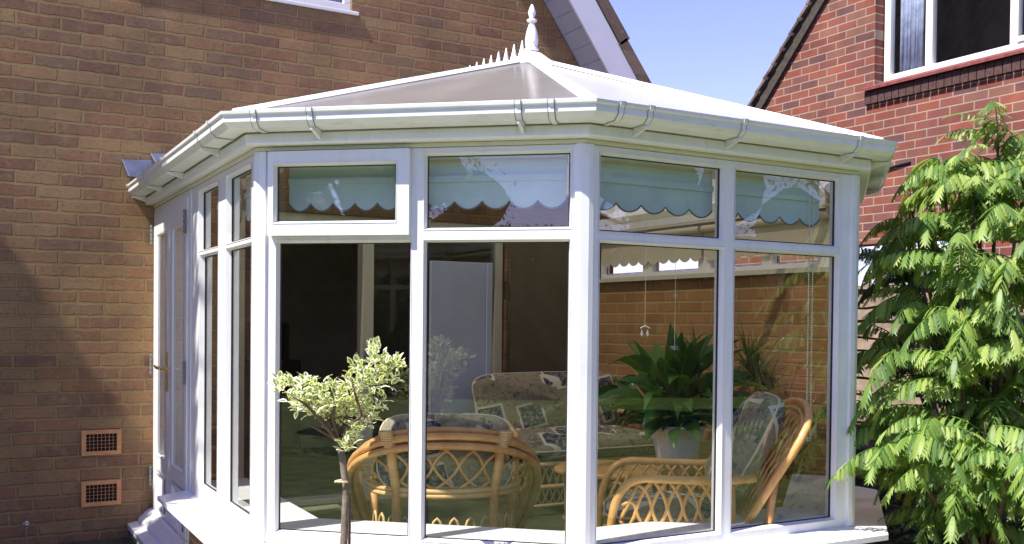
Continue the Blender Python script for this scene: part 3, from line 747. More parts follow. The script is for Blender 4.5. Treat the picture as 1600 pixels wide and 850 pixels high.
blind('R', .715, 1.30, 'scalloped blind with a long beaded pull chain by the right corner post', g=gb, n=5, chain=(1.235, .80))
blind('C', .1, .56, 'scalloped blind in the angled far right facet beside the corner post', 'blind_in', g=gb)
blind('C', .62, 1.10, 'scalloped blind in the angled far right facet beside the brick wall', 'blind_in', g=gb)
LS = loc('S')[3]
blind('S', .1, 1.19, 'cream scalloped blind over the near half of the high windows', 'blind_in', zb=1.745, d=-.03, g=gb)
blind('S', 1.22, 2.36, 'cream scalloped blind over the far half of the high windows', 'blind_in', zb=1.745, d=-.03, g=gb)
# hanging crystals
for (x, y, zt, zb_, kind) in ((1.50, -2.85, 1.88, 1.285, 0), (1.67, -2.84, 1.43, 1.20, 1)):
    nm = ('glass drop suncatcher with two beads on a long thread in the right window', 'star shaped glass suncatcher on a thread below a clear bead in the right window')[kind]
    root = empty('suncatcher', (x, y, zb_), nm, 'suncatcher')
    mb = MB(); mb.tube([(x, y, 1.98), (x, y, zb_)], .0011, 4); mb.build('thread', M['beads'], root)
    mb = MB()
    if kind == 0:
        mb.tube([(x-.018, y+.01, zb_), (x, y, zb_+.012), (x+.018, y-.01, zb_)], .003, 5)
        for q in (-.012, .010): mb.lathe((x+q, y-q*.5, zb_-.035), [(.001, 0), (.007, .008), (.003, .022), (.001, .03)], 8)
    else:
        for k in range(8):
            a = k*math.pi/4; mb.tube([(x, y, zb_), (x+.022*math.cos(a), y-.012*math.cos(a), zb_+.012*math.sin(a))], [.009, .001], 5)
        mb.lathe((x, y, zt-.012), [(.001, 0), (.009, .01), (.006, .02), (.001, .028)], 8)
    mb.build('crystal', M['crystal'] if kind else M['beads'], root)

# ------------------------------------------------------------------ cane furniture
def cs(p0, p1, p2, p3, n=10):
    out = []
    for k in range(n+1):
        t = k/n; a = (1-t)**3; b = 3*t*(1-t)**2; c = 3*t*t*(1-t); d = t**3
        out.append(V(p0)*a+V(p1)*b+V(p2)*c+V(p3)*d)
    return out
def cushion(name, c, ax, ay, az, label, cat, puff=3.2, sq=.45, seed=1, parent=None, mat='patch', g=None):
    """puffy box cushion: half extents along three axes (vectors)"""
    mb = MB(); n = 16; rnd = random.Random(seed)
    ph = [rnd.uniform(0, 6) for _ in range(4)]
    grid = {}
    for i in range(n+1):
        th = -math.pi/2+math.pi*i/n
        for j in range(2*n):
            f = -math.pi+2*math.pi*j/(2*n)
            def sp(x, e): return math.copysign(abs(x)**e, x)
            x = sp(math.cos(th), .62)*sp(math.cos(f), sq); y = sp(math.cos(th), .62)*sp(math.sin(f), sq); z = sp(math.sin(th), .8)
            wob = 1+.045*math.sin(5*x+ph[0])*math.cos(4*y+ph[1])
            p = V(c)+V(ax)*x*wob+V(ay)*y*wob+V(az)*z*(1+.16*math.sin(7*x+ph[2])*math.sin(6*y+ph[3]))
            grid[i, j] = len(mb.v); mb.v.append(tuple(p))
    for i in range(n):
        for j in range(2*n):
            mb.f.append([grid[i, j], grid[i, (j+1) % (2*n)], grid[i+1, (j+1) % (2*n)], grid[i+1, j]]); mb.mi.append(0)
    o = mb.build(name, M[mat], parent, smooth=True)
    # piping seam round the waist
    mp = MB(); mid = [V(mb.v[grid[n//2, j]]) for j in range(2*n)]
    mp.tube(mid, .006, 6, closed=True); mp.build('piping', M['blind_in'], o, smooth=True)
    if parent is None: tag(o, label, cat, g)
    return o

def lattice(mb, path_lo, path_hi, n, r, cross=2):
    """diamond cane lattice between two curves"""
    def at(path, u):
        u = min(max(u, 0), 1)*(len(path)-1); k = min(int(u), len(path)-2); return path[k].lerp(path[k+1], u-k)
    for k in range(-cross+1, n):
        for sgn in (1, -1):
            pts = []
            for j in range(9):
                v = j/8; u = (k+ (v*cross if sgn > 0 else cross-v*cross))/n
                # S-bend
                u += .18*math.sin(2*math.pi*v)*sgn/n
                if -.001 <= u <= 1.001: pts.append(at(path_lo, u).lerp(at(path_hi, u), v))
            if len(pts) > 2: mb.tube(pts, r, 6)

# tub armchair, back to the window
def tub_chair(c, rz):
    root = bpy.data.objects.new('cane_armchair', None); col.objects.link(root); root.location = c; root['rz'] = 0
    ca, sa = math.cos(rz), math.sin(rz)
    def T(x, y, z): return V((c[0]+x*ca-y*sa, c[1]+x*sa+y*ca, c[2]+z))   # +y = facing
    def rail(k, dr=0, dz=0, a=.405, b=.32, th=125, zs=1):
        pts = []
        for i in range(31):
            t = R(-th+2*th*i/30); u = abs(t)
            z = .735-.17*(u/1.5708)**2-.05*(u/1.5708)**4
            pts.append(T((a+dr)*math.sin(t), -(b+dr)*math.cos(t), z*zs+dz))
        return pts
    mb = MB()
    for dr, dz in ((.0, .0), (.028, -.022), (.0, -.044), (.034, -.062)): mb.tube(rail(0, dr, dz), .0165, 10)
    mb.build('back_rail', M['cane'], root, smooth=True)
    lo = [T(.33*math.sin(R(-80+160*i/30)), -.28*math.cos(R(-80+160*i/30)), .47) for i in range(31)]
    hi = []
    for i in range(31):
        t = R(-80+160*i/30); prof = (.5+.5*math.cos(abs(t)*.92)); hi.append(T(.40*math.sin(t), -.318*math.cos(t), .735-.17*(abs(t)/1.5708)**2-.05*(abs(t)/1.5708)**4-.05))
    mb = MB(); lattice(mb, lo, hi, 9, .0068, 2); mb.build('lattice', M['cane'], root, smooth=True)
    mb = MB()
    for dz in (0, -.022): mb.tube([T(.345*math.sin(R(-115+230*i/30)), -.292*math.cos(R(-115+230*i/30)), .465+dz) for i in range(31)], .0125, 8)
    mb.tube([T(-.32, .12, .46), T(-.30, .33, .45), T(.30, .33, .45), T(.32, .12, .46)], .016, 8)
    mb.build('seat_rail', M['cane2'], root, smooth=True)
    for sx in (-1, 1):
        mb = MB(); mb.tube([T(sx*.245, -.27, .70), T(sx*.235, -.262, .60), T(sx*.215, -.235, .46), T(sx*.21, -.24, .22), T(sx*.23, -.27, 0)], .021, 10); mb.build('leg', M['cane'], root, smooth=True)
        mb = MB(); mb.tube([T(sx*.335, .25, .40), T(sx*.32, .28, .2), T(sx*.33, .31, 0)], .020, 10); mb.build('leg', M['cane'], root, smooth=True)
        mb = MB()
        for j in range(9):      # binding
            tt = j/8; q = T(sx*(.262-.03*tt), -.292+.02*tt, .725-.085*tt)
            mb.lathe(q, [(.031, -.005), (.033, 0), (.031, .005)], 10)
        mb.build('cane_binding', M['cane2'], root, smooth=True)
    # lower skirt arches
    mb = MB()
    for i in range(12):
        t0, t1 = R(-78+13*i), R(-78+13*(i+1)); f = lambda t, z: T(.33*math.sin(t), -.28*math.cos(t), z)
        mb.tube(cs(f(t0, .12), f(t0, .42), f(t1, .42), f(t1, .12), 8), .0065, 6)
    mb.build('skirt_lattice', M['cane2'], root, smooth=True)
    return root, T
ch1, T1 = tub_chair((.905, -2.12, .10), R(-24))
tag(ch1, 'round backed cane armchair standing with its back to the front window', 'armchair', 'cane armchairs')
sx, sy = V((math.cos(R(-24)), math.sin(R(-24)), 0)), V((-math.sin(R(-24)), math.cos(R(-24)), 0))
cushion('seat_cushion', T1(0, .03, .475), sx*.29, sy*.27, V((0, 0, .065)), 'patterned seat cushion on the round backed cane armchair', 'cushion', seed=3)
cushion('back_cushion', T1(0, -.15, .62), sx*.30, (sy*.25+V((0, 0, .97)))*.17, (sy*.97-V((0, 0, .25)))*.07, 'beige patchwork back cushion inside the round backed cane armchair', 'cushion', seed=4)

# lounge chair seen from the side
def lounge(c, rz):
    root = bpy.data.objects.new('cane_armchair', None); col.objects.link(root); root.location = c; root['rz'] = 0
    ca, sa = math.cos(rz), math.sin(rz)
    def T(x, y, z): return V((c[0]+x*ca-y*sa, c[1]+x*sa+y*ca, c[2]+z))   # +x = facing, y = left side
    for sy_ in (1, -1):
        y = .26*sy_
        arm = cs(T(.35, y, 0), T(.345, y, .30), T(.38, y, .545), T(.20, y*1.05, .555), 12)+[T(.05, y*1.06, .55), T(-.12, y*1.06, .545), T(-.26, y*1.04, .56)]
        mb = MB(); mb.tube(arm, .0185, 10); mb.build('arm', M['cane'], root, smooth=True)
        rail_ = [T(.335, y*.96, .30), T(.1, y*.97, .30), T(-.28, y*.97, .28)]
        mb = MB(); mb.tube(rail_, .014, 8); mb.tube([T(-.16, y*.98, .54), T(-.17, y*.98, .3), T(-.20, y, 0)], .017, 8)
        mb.build('side_frame', M['cane'], root, smooth=True)
        mb = MB()
        lo = [T(.31-.47*k/12, y*.98, .31) for k in range(13)]; hi = [T(.30-.45*k/12, y*1.03, min(.548, .44+.05*k)) for k in range(13)]
        lattice(mb, lo, hi, 7, .0085, 2)
        mb.build('arm_lattice', M['cane'], root, smooth=True)
    # back: hoop reclined
    def B(u, v):   # u lateral, v up along back
        x = -.20-.315*v**1.1; z = .30+.565*v; return T(x, u, z)
    hoop = [B(.25, .0)]+[B(.25+.01*k, .1*k) for k in range(1, 8)]
    for k in range(0, 11):
        a = math.pi*k/10; hoop.append(B(.31*math.cos(a), .78+.22*math.sin(a)))
    hoop += [B(-.25-.01*k, .1*k) for k in range(7, 0, -1)]+[B(-.25, 0)]
    mb = MB(); mb.tube(hoop, .0175, 10)
    inner = [q+(B(0, .45)-q)*.10 for q in hoop]; mb.tube(inner, .013, 8)
    mb.build('back_hoop', M['cane'], root, smooth=True)
    mb = MB()
    lo = [B(-.24+.48*k/12, .05) for k in range(13)]; hi = [B(-.28+.56*k/12, .78+.20*math.sin(math.pi*k/12)) for k in range(13)]
    lattice(mb, lo, hi, 8, .006, 3)
    mb.tube([T(-.20, -.25, .30), T(-.20, .25, .30)], .014, 8)
    for sy_ in (1, -1): mb.tube([B(.27*sy_, .5), T(-.30, .26*sy_, .25), T(-.27, .26*sy_, 0)], .016, 8)
    mb.build('back_lattice', M['cane'], root, smooth=True)
    return root, T
RZ2 = math.atan2(.50, -.866)
ch2, T2 = lounge((1.76, -2.80, .10), RZ2)
tag(ch2, 'reclined cane armchair with lattice arms seen side on in the right window', 'armchair', 'cane armchairs')
fx = V((math.cos(RZ2), math.sin(RZ2), 0)); fy = V((-fx.y, fx.x, 0)); zz = V((0, 0, 1))
cushion('seat_cushion', T2(.08, 0, .375), fx*.27, fy*.235, zz*.065, 'cream striped seat cushion on the reclined cane armchair', 'cushion', seed=5)
cushion('back_cushion', T2(-.27, 0, .67), (fx*-.46+zz*.86)*.26, fy*.225, (fx*.86+zz*.46)*.085, 'plump patchwork back cushion leaning in the reclined cane armchair', 'cushion', seed=6)

# sofa by the house wall
S = empty('cane_sofa', (2.45, -.6, .1), 'cane sofa with patchwork upholstery against the house wall', 'sofa')
mb = MB()
for z in (.28, .42): mb.tube([(1.95, -.98, z), (3.1, -.98, z)], .016, 8)
for x in (1.95, 3.1): mb.tube([(x, -.98, .1), (x, -.98, .62), (x, -.85, .68), (x, -.3, .68), (x, -.2, .1)], .02, 8)
mb.build('sofa_frame', M['cane2'], S, smooth=True)
mb = MB()
lattice(mb, [V((1.97+1.11*k/12, -.98, .17)) for k in range(13)], [V((1.97+1.11*k/12, -.98, .42)) for k in range(13)], 20, .0065, 2)
lattice(mb, [V((1.95, -.95+.7*k/12, .2)) for k in range(13)], [V((1.95, -.95+.7*k/12, .66)) for k in range(13)], 9, .0065, 2)
mb.tube([(1.97, -.98, .165), (3.08, -.98, .165)], .012, 8)
mb.build('lattice', M['cane2'], S, smooth=True)
xx, yy = V((1, 0, 0)), V((0, 1, 0))
cushion('seat_pad', (2.58, -.66, .50), xx*.57, yy*.34, zz*.10, None, None, seed=10, parent=S, sq=.22)
cushion('back_pad', (2.60, -.34, .72), xx*.60, (yy*.2+zz*.98)*.24, (yy*-.98+zz*.2)*.14, None, None, seed=20, parent=S, sq=.3)
# coffee table
Tb = empty('coffee_table', (1.93, -1.95, .1), 'small cane coffee table between the sofa and the side armchair', 'table')
tx, ty = 1.93, -1.98
mb = MB()
mb.lathe((tx, ty, .52), [(.27, 0), (.285, .008), (.285, .02), (.27, .03), (.25, .03)], 28); mb.build('table_top', M['cane'], Tb, smooth=False)
for k in range(4):
    a = math.pi/4+k*math.pi/2; mb = MB()
    mb.tube([(tx+.22*math.cos(a), ty+.22*math.sin(a), .52), (tx+.21*math.cos(a), ty+.21*math.sin(a), .3), (tx+.23*math.cos(a), ty+.23*math.sin(a), .1)], .017, 8); mb.build('leg', M['cane'], Tb, smooth=True)
mb = MB()
for k in range(16):
    a, b = 2*math.pi*k/16, 2*math.pi*(k+1)/16; f = lambda t, z: V((tx+.225*math.cos(t), ty+.225*math.sin(t), z))
    mb.tube(cs(f(a, .28), f(a, .56), f(b, .56), f(b, .28), 8), .0065, 6)
mb.tube([(tx+.225*math.cos(2*math.pi*k/24), ty+.225*math.sin(2*math.pi*k/24), .28) for k in range(24)], .012, 8, closed=True)
mb.build('lattice', M['cane2'], Tb, smooth=True)

# ------------------------------------------------------------------ leaves
def blade(mb, base, dirv, length, width, droop, up_=V((0, 0, 1)), n=6, fold=.15, taper=.5, roll=0):
    """a single curved pointed leaf with a midrib fold"""
    d = dirv.normalized(); side = d.cross(up_)
    if side.length < 1e-3: side = d.orthogonal()
    side.normalize(); side = Matrix.Rotation(roll, 3, d) @ side
    p = V(base); step = length/n; prev = None
    for k in range(n+1):
        u = k/n; wv = width*(math.sin(math.pi*min(1, u**taper*.98+.02)))**.9*.5
        nn = side.cross(d).normalized()
        a, b, c = p+side*wv+nn*wv*fold*2, p, p-side*wv+nn*wv*fold*2
        i = len(mb.v); mb.v += [tuple(a), tuple(b), tuple(c)]
        if prev is not None:
            mb.f.append([prev, prev+1, i+1, i]); mb.f.append([prev+1, prev+2, i+2, i+1]); mb.mi += [mb.cur]*2
        prev = i
        d = (d+V((0, 0, -droop/n))).normalized(); p = p+d*step

# peace lily
def rdir(rnd, el0, el1):
    a = rnd.uniform(0, 2*math.pi); e_ = R(rnd.uniform(el0, el1)); return V((math.cos(a)*math.cos(e_), math.sin(a)*math.cos(e_), math.sin(e_)))
PL = empty('peace_lily', (2.36, -2.02, .52), 'large leafy peace lily in a white embossed pot on a cane stand', 'potted plant')
pc = V((2.36, -2.02, .545))
mb = MB(); mb.lathe(pc, [(.10, 0), (.112, .01), (.118, .06), (.13, .13), (.145, .19), (.155, .20), (.155, .215), (.14, .215), (.135, .2)], 28); mb.build('pot', M['potwhite'], PL, smooth=True)
mb = MB(); mb.lathe(pc+V((0, 0, .19)), [(.135, 0), (.10, .012)], 20); mb.build('soil', M['soil'], PL)
rnd = random.Random(5); mb = MB(); st = MB()
for k in range(150):
    d = rdir(rnd, 24, 88); L_ = rnd.uniform(.12, .40); b0 = pc+V((rnd.uniform(-.06, .06), rnd.uniform(-.06, .06), .2))
    pts = [b0+d*L_*q+V((0, 0, -.05*q*q)) for q in (0, .5, 1)]
    st.tube(pts, .003, 5)
    blade(mb, pts[-1], (d+V((0, 0, -.25))).normalized(), rnd.uniform(.18, .32), rnd.uniform(.07, .125), rnd.uniform(.6, 1.9), roll=rnd.uniform(-.9, .9))
mb.build('leaves', M['lily'], PL, smooth=True); st.build('stems', M['lily'], PL)
ST = empty('plant_stand', (2.36, -2.02, .1), 'small cane plant stand under the white pot', 'plant stand')
mb = MB(); mb.lathe((2.36, -2.02, .50), [(.16, 0), (.17, .01), (.17, .03), (.16, .043)], 24); mb.build('stand_top', M['cane'], ST)
for k in range(3):
    a = k*2.094; mb = MB(); mb.tube([(2.36+.13*math.cos(a), -2.02+.13*math.sin(a), .5), (2.36+.15*math.cos(a), -2.02+.15*math.sin(a), .1)], .014, 8); mb.build('leg', M['cane'], ST)
# dracaena
def dracaena(x, y, zs, label, seed, potr=.12):
    rnd = random.Random(seed); root = empty('dracaena', (x, y, .1), label, 'potted plant')
    mb = MB(); mb.lathe((x, y, .1), [(potr*.75, 0), (potr, .2), (potr*1.05, .2), (potr*1.05, .225), (potr*.9, .225), (potr*.9, .2)], 20); mb.build('pot', M['terracotta'], root)
    st = MB(); lf = MB()
    for (ox, oy, z) in zs:
        st.tube([(x+ox*.3, y+oy*.3, .3), (x+ox*.8+.01, y+oy*.8, z*.6), (x+ox, y+oy, z)], [.009, .008, .006], 7)
        for k in range(46):
            d = rdir(rnd, 5, 85); blade(lf, (x+ox, y+oy, z-.02+rnd.uniform(-.05, .03)), d, rnd.uniform(.16, .28), .014, rnd.uniform(.3, 1.3), n=5)
    st.build('stem', M['cane2'], root, smooth=True); lf.build('leaves', M['drac'], root)
dracaena(2.86, -2.12, [(-.05, -.02, 1.02), (.08, .03, .93), (.0, .1, 1.1)], 'spiky dracaena on thin stems beside the brick side wall', 11)
dracaena(2.72, -1.75, [(0, 0, 1.12), (.06, .08, .98)], 'taller spiky dracaena behind the reclined armchair', 12)

# ------------------------------------------------------------------ topiary (standard euonymus)
F0 = CAM
def ray(px, py, dep): return CAM+(fw+rt*((px-800)/1573.6)-up*((py-531.2)/1573.6))*dep
EU = empty('euonymus_standard', (.06, -3.10, 0), 'small standard euonymus with cream edged leaves and a bare stem before the front window', 'ornamental tree')
D0 = 3.42
base = ray(537, 850, D0)
trunk = [V((base.x, base.y, 0)), V((base.x+.004, base.y, .28)), base, ray(541, 760, D0), ray(533, 705, D0), ray(529, 684, D0)]
mb = MB(); mb.tube(trunk, [.017, .0135, .0128, .012, .0115, .011], 10); mb.build('trunk', M['bark'], EU, smooth=True)
brs = [[(529, 686, 0), (505, 675, -.02), (481, 662, -.04)], [(528, 686, 0), (512, 650, .03), (498, 625, .05), (470, 608, .06), (440, 600, .08)],
       [(530, 688, 0), (520, 655, -.05), (523, 630, -.07), (515, 605, -.1)], [(532, 688, 0), (556, 662, 0), (580, 642, .03), (592, 600, .04), (608, 570, .05), (600, 548, .05)],
       [(532, 690, 0), (545, 668, -.06), (565, 650, -.09), (556, 620, -.10), (548, 590, -.1)], [(533, 700, 0), (545, 690, -.04), (556, 676, -.06)], [(531, 688, 0), (540, 650, .08), (545, 620, .1)],
       [(530, 690, 0), (500, 655, -.07), (478, 632, -.09), (455, 618, -.1)]]
mb = MB()
for b in brs:
    pts = [ray(x, y, D0+d) for x, y, d in b]
    # smooth
    sm = []
    for i in range(len(pts)-1):
        for q in (0, .33, .66): sm.append(pts[i].lerp(pts[i+1], q))
    sm.append(pts[-1]); mb.tube(sm, [.0085*(1-.75*k/len(sm)) for k in range(len(sm))], 7)
for k in range(12):
    x, y, d = random.choice([(525, 680, 0), (515, 660, .02), (545, 668, 0)]); mb.tube([ray(x, y, D0), ray(x+random.uniform(-25, 25), y-random.uniform(5, 25), D0+random.uniform(-.05, .05))], [.003, .0015], 5)
mb.build('branches', M['twig'], EU, smooth=True)
def vleaf(mb, p, d, L_, w_, rnd):
    d = d.normalized(); s = d.cross(V((rnd.uniform(-.5, .5), rnd.uniform(-.5, .5), 1)))
    s = s.normalized() if s.length > .05 else d.orthogonal().normalized(); n = s.cross(d).normalized()
    n = n if n.z > 0 else -n
    def ring(k, inset):
        pr = [(0, 0), (.25, .8), (.55, 1), (.82, .6), (1, 0), (.82, -.6), (.55, -1), (.25, -.8)]
        out = []
        for u, v in pr:
            uu = .5+(u-.5)*inset; vv = v*inset*(1 if inset == 1 else .85)
            out.append(p+d*L_*uu+s*w_*.5*vv+n*(abs(vv)*w_*.14-L_*.25*uu*uu))
        return out
    o, i = ring(0, 1), ring(0, .66); b = len(mb.v); mb.v += [tuple(q) for q in o+i]
    mb.f.append([b+8+k for k in range(8)]); mb.mi.append(0)
    for k in range(8): mb.f.append([b+k, b+(k+1) % 8, b+8+(k+1) % 8, b+8+k]); mb.mi.append(1)
rnd = random.Random(3); mb = MB()
cl = [(440, 600, .08, 12, 10), (452, 606, .04, 18, 22), (470, 625, -.02, 22, 34), (490, 632, 0, 22, 34), (482, 605, .02, 14, 16), (505, 606, -.04, 18, 24), (520, 620, -.06, 22, 34), (543, 622, -.02, 22, 36),
      (538, 640, .05, 20, 26), (518, 642, .04, 18, 22), (562, 640, .0, 20, 30), (552, 595, -.06, 16, 22), (560, 575, -.04, 12, 12), (581, 600, .0, 18, 28), (600, 590, .03, 20, 30), (590, 565, .05, 16, 26), (584, 545, .05, 10, 12), (612, 572, .04, 16, 24),
      (625, 570, .04, 8, 8), (586, 628, .02, 16, 20), (575, 655, .02, 12, 12), (545, 690, -.05, 13, 26), (556, 672, -.06, 9, 12), (537, 703, -.04, 8, 10), (500, 645, -.03, 12, 14), (474, 596, .04, 8, 8)]
for (cx, cy_, cd_, rad, cnt) in cl:
    for k in range(int(cnt*1.9)):
        a = rnd.uniform(0, 6.28); rr = rad*math.sqrt(rnd.random()); p = ray(cx+rr*math.cos(a), cy_+rr*math.sin(a)*.85, D0+cd_+rnd.gauss(0, .034))
        ctr = ray(cx, cy_+8, D0+cd_); d = (p-ctr).normalized()*.7+rdir(rnd, -10, 80)
        vleaf(mb, p, d, rnd.uniform(.024, .040), rnd.uniform(.014, .021), rnd)
mb.build('foliage', [M['euo'], M['euo_edge']], EU)
q = ray(534, 752, D0); mb = MB(); mb.tube([(q.x+.021*math.cos(a*.52), q.y+.021*math.sin(a*.52), q.z+.001*math.sin(a)) for a in range(12)], .004, 6, closed=True); mb.tube([q+V((-.018, -.010, 0)), q+V((-.03, -.014, .002))], .0025, 5)
mb.build('plant_tie', M['string'], EU)
mb = MB(); mb.tube([(base.x+.03, base.y+.02, 0), (base.x+.026, base.y+.018, base.z+.17)], .0055, 7); mb.build('cane_support', M['twig'], EU)

# ------------------------------------------------------------------ cut leaf sumac beside the conservatory
def leaflet(mb, p, d, L_, w_, rnd, nrm_):
    """deeply toothed drooping leaflet: a narrow spine with forward pointing teeth"""
    d = d.normalized(); s = d.cross(nrm_)
    s = s.normalized() if s.length > .05 else d.orthogonal().normalized()
    n = 6; q = V(p); st_ = L_/n; sp = [q.copy()]; ds = [d.copy()]
    for k in range(n):
        q = q+d*st_; d = (d+V((0, 0, -.13))).normalized(); sp.append(q.copy()); ds.append(d.copy())
    i0 = len(mb.v)
    for k in range(n+1):
        wv = w_*.27*math.sin(math.pi*(.15+.85*k/n)) if k < n else 0
        mb.v += [tuple(sp[k]+s*wv), tuple(sp[k]-s*wv)]
    for k in range(n):
        a = i0+2*k; mb.f.append([a, a+1, a+3, a+2]); mb.mi.append(mb.cur)
    up_ = s.cross(ds[0]).normalized()
    for k in range(n-1):
        wv = w_*.75*math.sin(math.pi*(.2+.66*k/n))*rnd.uniform(.8, 1.15)
        for sg, o in ((1, 0), (-1, 1)):
            t = sp[k+1]+s*sg*wv+ds[k]*st_*.75-up_*wv*.25*sg*sg
            mb.v.append(tuple(t)); mb.f.append([i0+2*k+o, i0+2*k+2+o, len(mb.v)-1]); mb.mi.append(mb.cur)
def frond(mb, base, d, L_, rnd, n=15, droop=1.1, st=None):
    d = d.normalized(); p = V(base); pts = [p.copy()]; dirs = [d.copy()]; step = L_/n
    for k in range(n):
        d = (d+V((0, 0, -droop/n))).normalized(); p = p+d*step; pts.append(p.copy()); dirs.append(d.copy())
    if st is not None: st.tube(pts, [.0035*(1-.7*k/len(pts)) for k in range(len(pts))], 4, cap=False)
    for k in range(1, n+1):
        u = k/n; sd_ = dirs[k].cross(V((0, 0, 1)))
        sd_ = sd_.normalized() if sd_.length > .05 else V((1, 0, 0))
        ll = L_*.31*(math.sin(math.pi*(.2+.72*u))**.8)*rnd.uniform(.65, 1.2)
        for sg in (1, -1):
            dd = dirs[k]*.55+sd_*sg*rnd.uniform(.6, .95)+V((0, 0, rnd.uniform(-1.3, -.35)))
            leaflet(mb, pts[k], dd, ll, ll*.24, rnd, V((rnd.uniform(-.3, .3), rnd.uniform(-.3, .3), 1)))
    leaflet(mb, pts[-1], dirs[-1], L_*.3, L_*.09, rnd, V((0, 0, 1)))
def shrub(name, label, cat, root, tips, mat, seed, fr=7, fl=(.26, .44), stemr=.016, n=15):
    rnd = random.Random(seed); E_ = empty(name, root, label, cat)
    lf = MB(); st = MB(); rc = MB()
    root = V(root)
    for t_ in tips:
        t_ = V(t_); h_ = t_.z*.45
        pts = cs(root+V((rnd.uniform(-.06, .06), rnd.uniform(-.06, .06), 0)), root.lerp(t_, .25)+V((0, 0, h_*.5)), root.lerp(t_, .7)+V((0, 0, .05)), t_, 8)
        st.tube(pts, [stemr*(1-.7*k/9) for k in range(9)], 7)
        axis = (t_-pts[-3]).normalized()
        for k in range(fr):
            a = 2*math.pi*(k/fr)+rnd.uniform(-.3, .3); e_ = R(rnd.uniform(-5, 55)); d = V((math.cos(a)*math.cos(e_), math.sin(a)*math.cos(e_), math.sin(e_)))+axis*.35
            frond(lf, t_-axis*rnd.uniform(0, .16), d, rnd.uniform(*fl), rnd, n=n, droop=rnd.uniform(1.0, 2.0), st=rc)
    lf.build('foliage', mat, E_); st.build('stems', M['twig'], E_, smooth=True); rc.build('leaf_stalks', M['lily'], E_)
rp = lambda px, py, d: ray(px, py, d)
tips = []
for (x, y, d) in [(1470, 245, 4.8), (1560, 212, 4.9), (1610, 225, 4.8), (1520, 300, 4.6), (1590, 330, 4.4), (1450, 345, 4.8), (1500, 400, 4.4), (1570, 410, 4.3), (1440, 440, 4.6), (1520, 480, 4.3), (1620, 420, 4.6),
                  (1600, 500, 4.4), (1430, 540, 4.5), (1500, 570, 4.3), (1570, 590, 4.4), (1460, 640, 4.3), (1540, 660, 4.2), (1610, 640, 4.5), (1445, 700, 4.4), (1500, 730, 4.2), (1580, 740, 4.3), (1630, 560, 4.7), (1640, 330, 4.9), (1395, 655, 4.5), (1590, 700, 3.95), (1460, 770, 4.5), (1540, 800, 4.4), (1640, 760, 4.5), (1400, 690, 4.3), (1425, 330, 5.0), (1400, 520, 4.9), (1600, 285, 4.6), (1650, 270, 4.8), (1590, 380, 4.2), (1530, 260, 4.7)]:
    tips.append(rp(x, y, d))
shrub('sumac_shrub', 'bright green cut leaf shrub arching past the conservatory at the right edge', 'shrub', (3.02, -3.40, .02), tips, M['sumac'], 21, fr=7)
tips = [rp(x, y, d) for (x, y, d) in [(1395, 392, 5.7), (1440, 475, 5.6), (1450, 520, 5.6), (1440, 400, 5.8), (1470, 575, 5.6), (1480, 500, 5.9), (1520, 600, 5.9), (1560, 480, 6.1), (1530, 700, 5.6)]]
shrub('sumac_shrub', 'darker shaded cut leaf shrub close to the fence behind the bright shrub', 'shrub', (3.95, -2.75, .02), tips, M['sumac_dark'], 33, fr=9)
# low growth under the shrubs
rnd = random.Random(8); mb = MB()
for k in range(900):
    x = rnd.uniform(2.45, 4.3); y = rnd.uniform(-4.4, -1.2)
    if x < 3.45 and y > -3.4+(x-2.4)*.85: continue
    if x < 2.6 and y > -3.6: continue
    b0 = V((x, y, .02)); d = rdir(rnd, 20, 80)
    for j in range(5): blade(mb, b0+V((rnd.uniform(-.05, .05), rnd.uniform(-.05, .05), rnd.uniform(0, .22))), rdir(rnd, 0, 70), rnd.uniform(.05, .11), rnd.uniform(.025, .045), .6, n=3)
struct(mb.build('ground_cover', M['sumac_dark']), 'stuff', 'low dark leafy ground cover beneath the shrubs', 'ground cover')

# ------------------------------------------------------------------ fence
FN = empty('lap_fence', (4.42, -1, 0), 'weathered waney lap board fence between the two houses', 'fence')
rnd = random.Random(2); mb = MB(); z = .05; k = 0
while z < 1.53:
    h_ = .115
    N = 70; y0, y1 = -4.9, 3.0; prev = None
    ph = rnd.uniform(0, 9)
    for j in range(N+1):
        y = y0+(y1-y0)*j/N; wv = .009*math.sin(y*3.1+ph)+.006*math.sin(y*8.3+ph*2)+.004*math.sin(y*19+ph)
        q = [V((4.405-.012, y, z+wv)), V((4.413, y, z+h_+.02)), V((4.425, y, z+h_+.02)), V((4.415-.002, y, z+wv))]
        if prev:
            for a in range(4): mb.face([prev[a], q[a], q[(a+1) % 4], prev[(a+1) % 4]])
        prev = q
    z += .098+rnd.uniform(-.008, .012); k += 1
mb.build('lap_boards', M['fence'], FN)
for y in (-4.9, -3.08, -.93, .9, 2.75):
    mb = MB(); mb.box(4.43, 4.52, y, y+.09, 0, 1.66); mb.build('post', M['fence'], FN, bevel=.006)
mb = MB(); mb.box(4.38, 4.44, -4.95, 3.05, z+.02, z+.045); mb.build('capping_rail', M['fence'], FN)

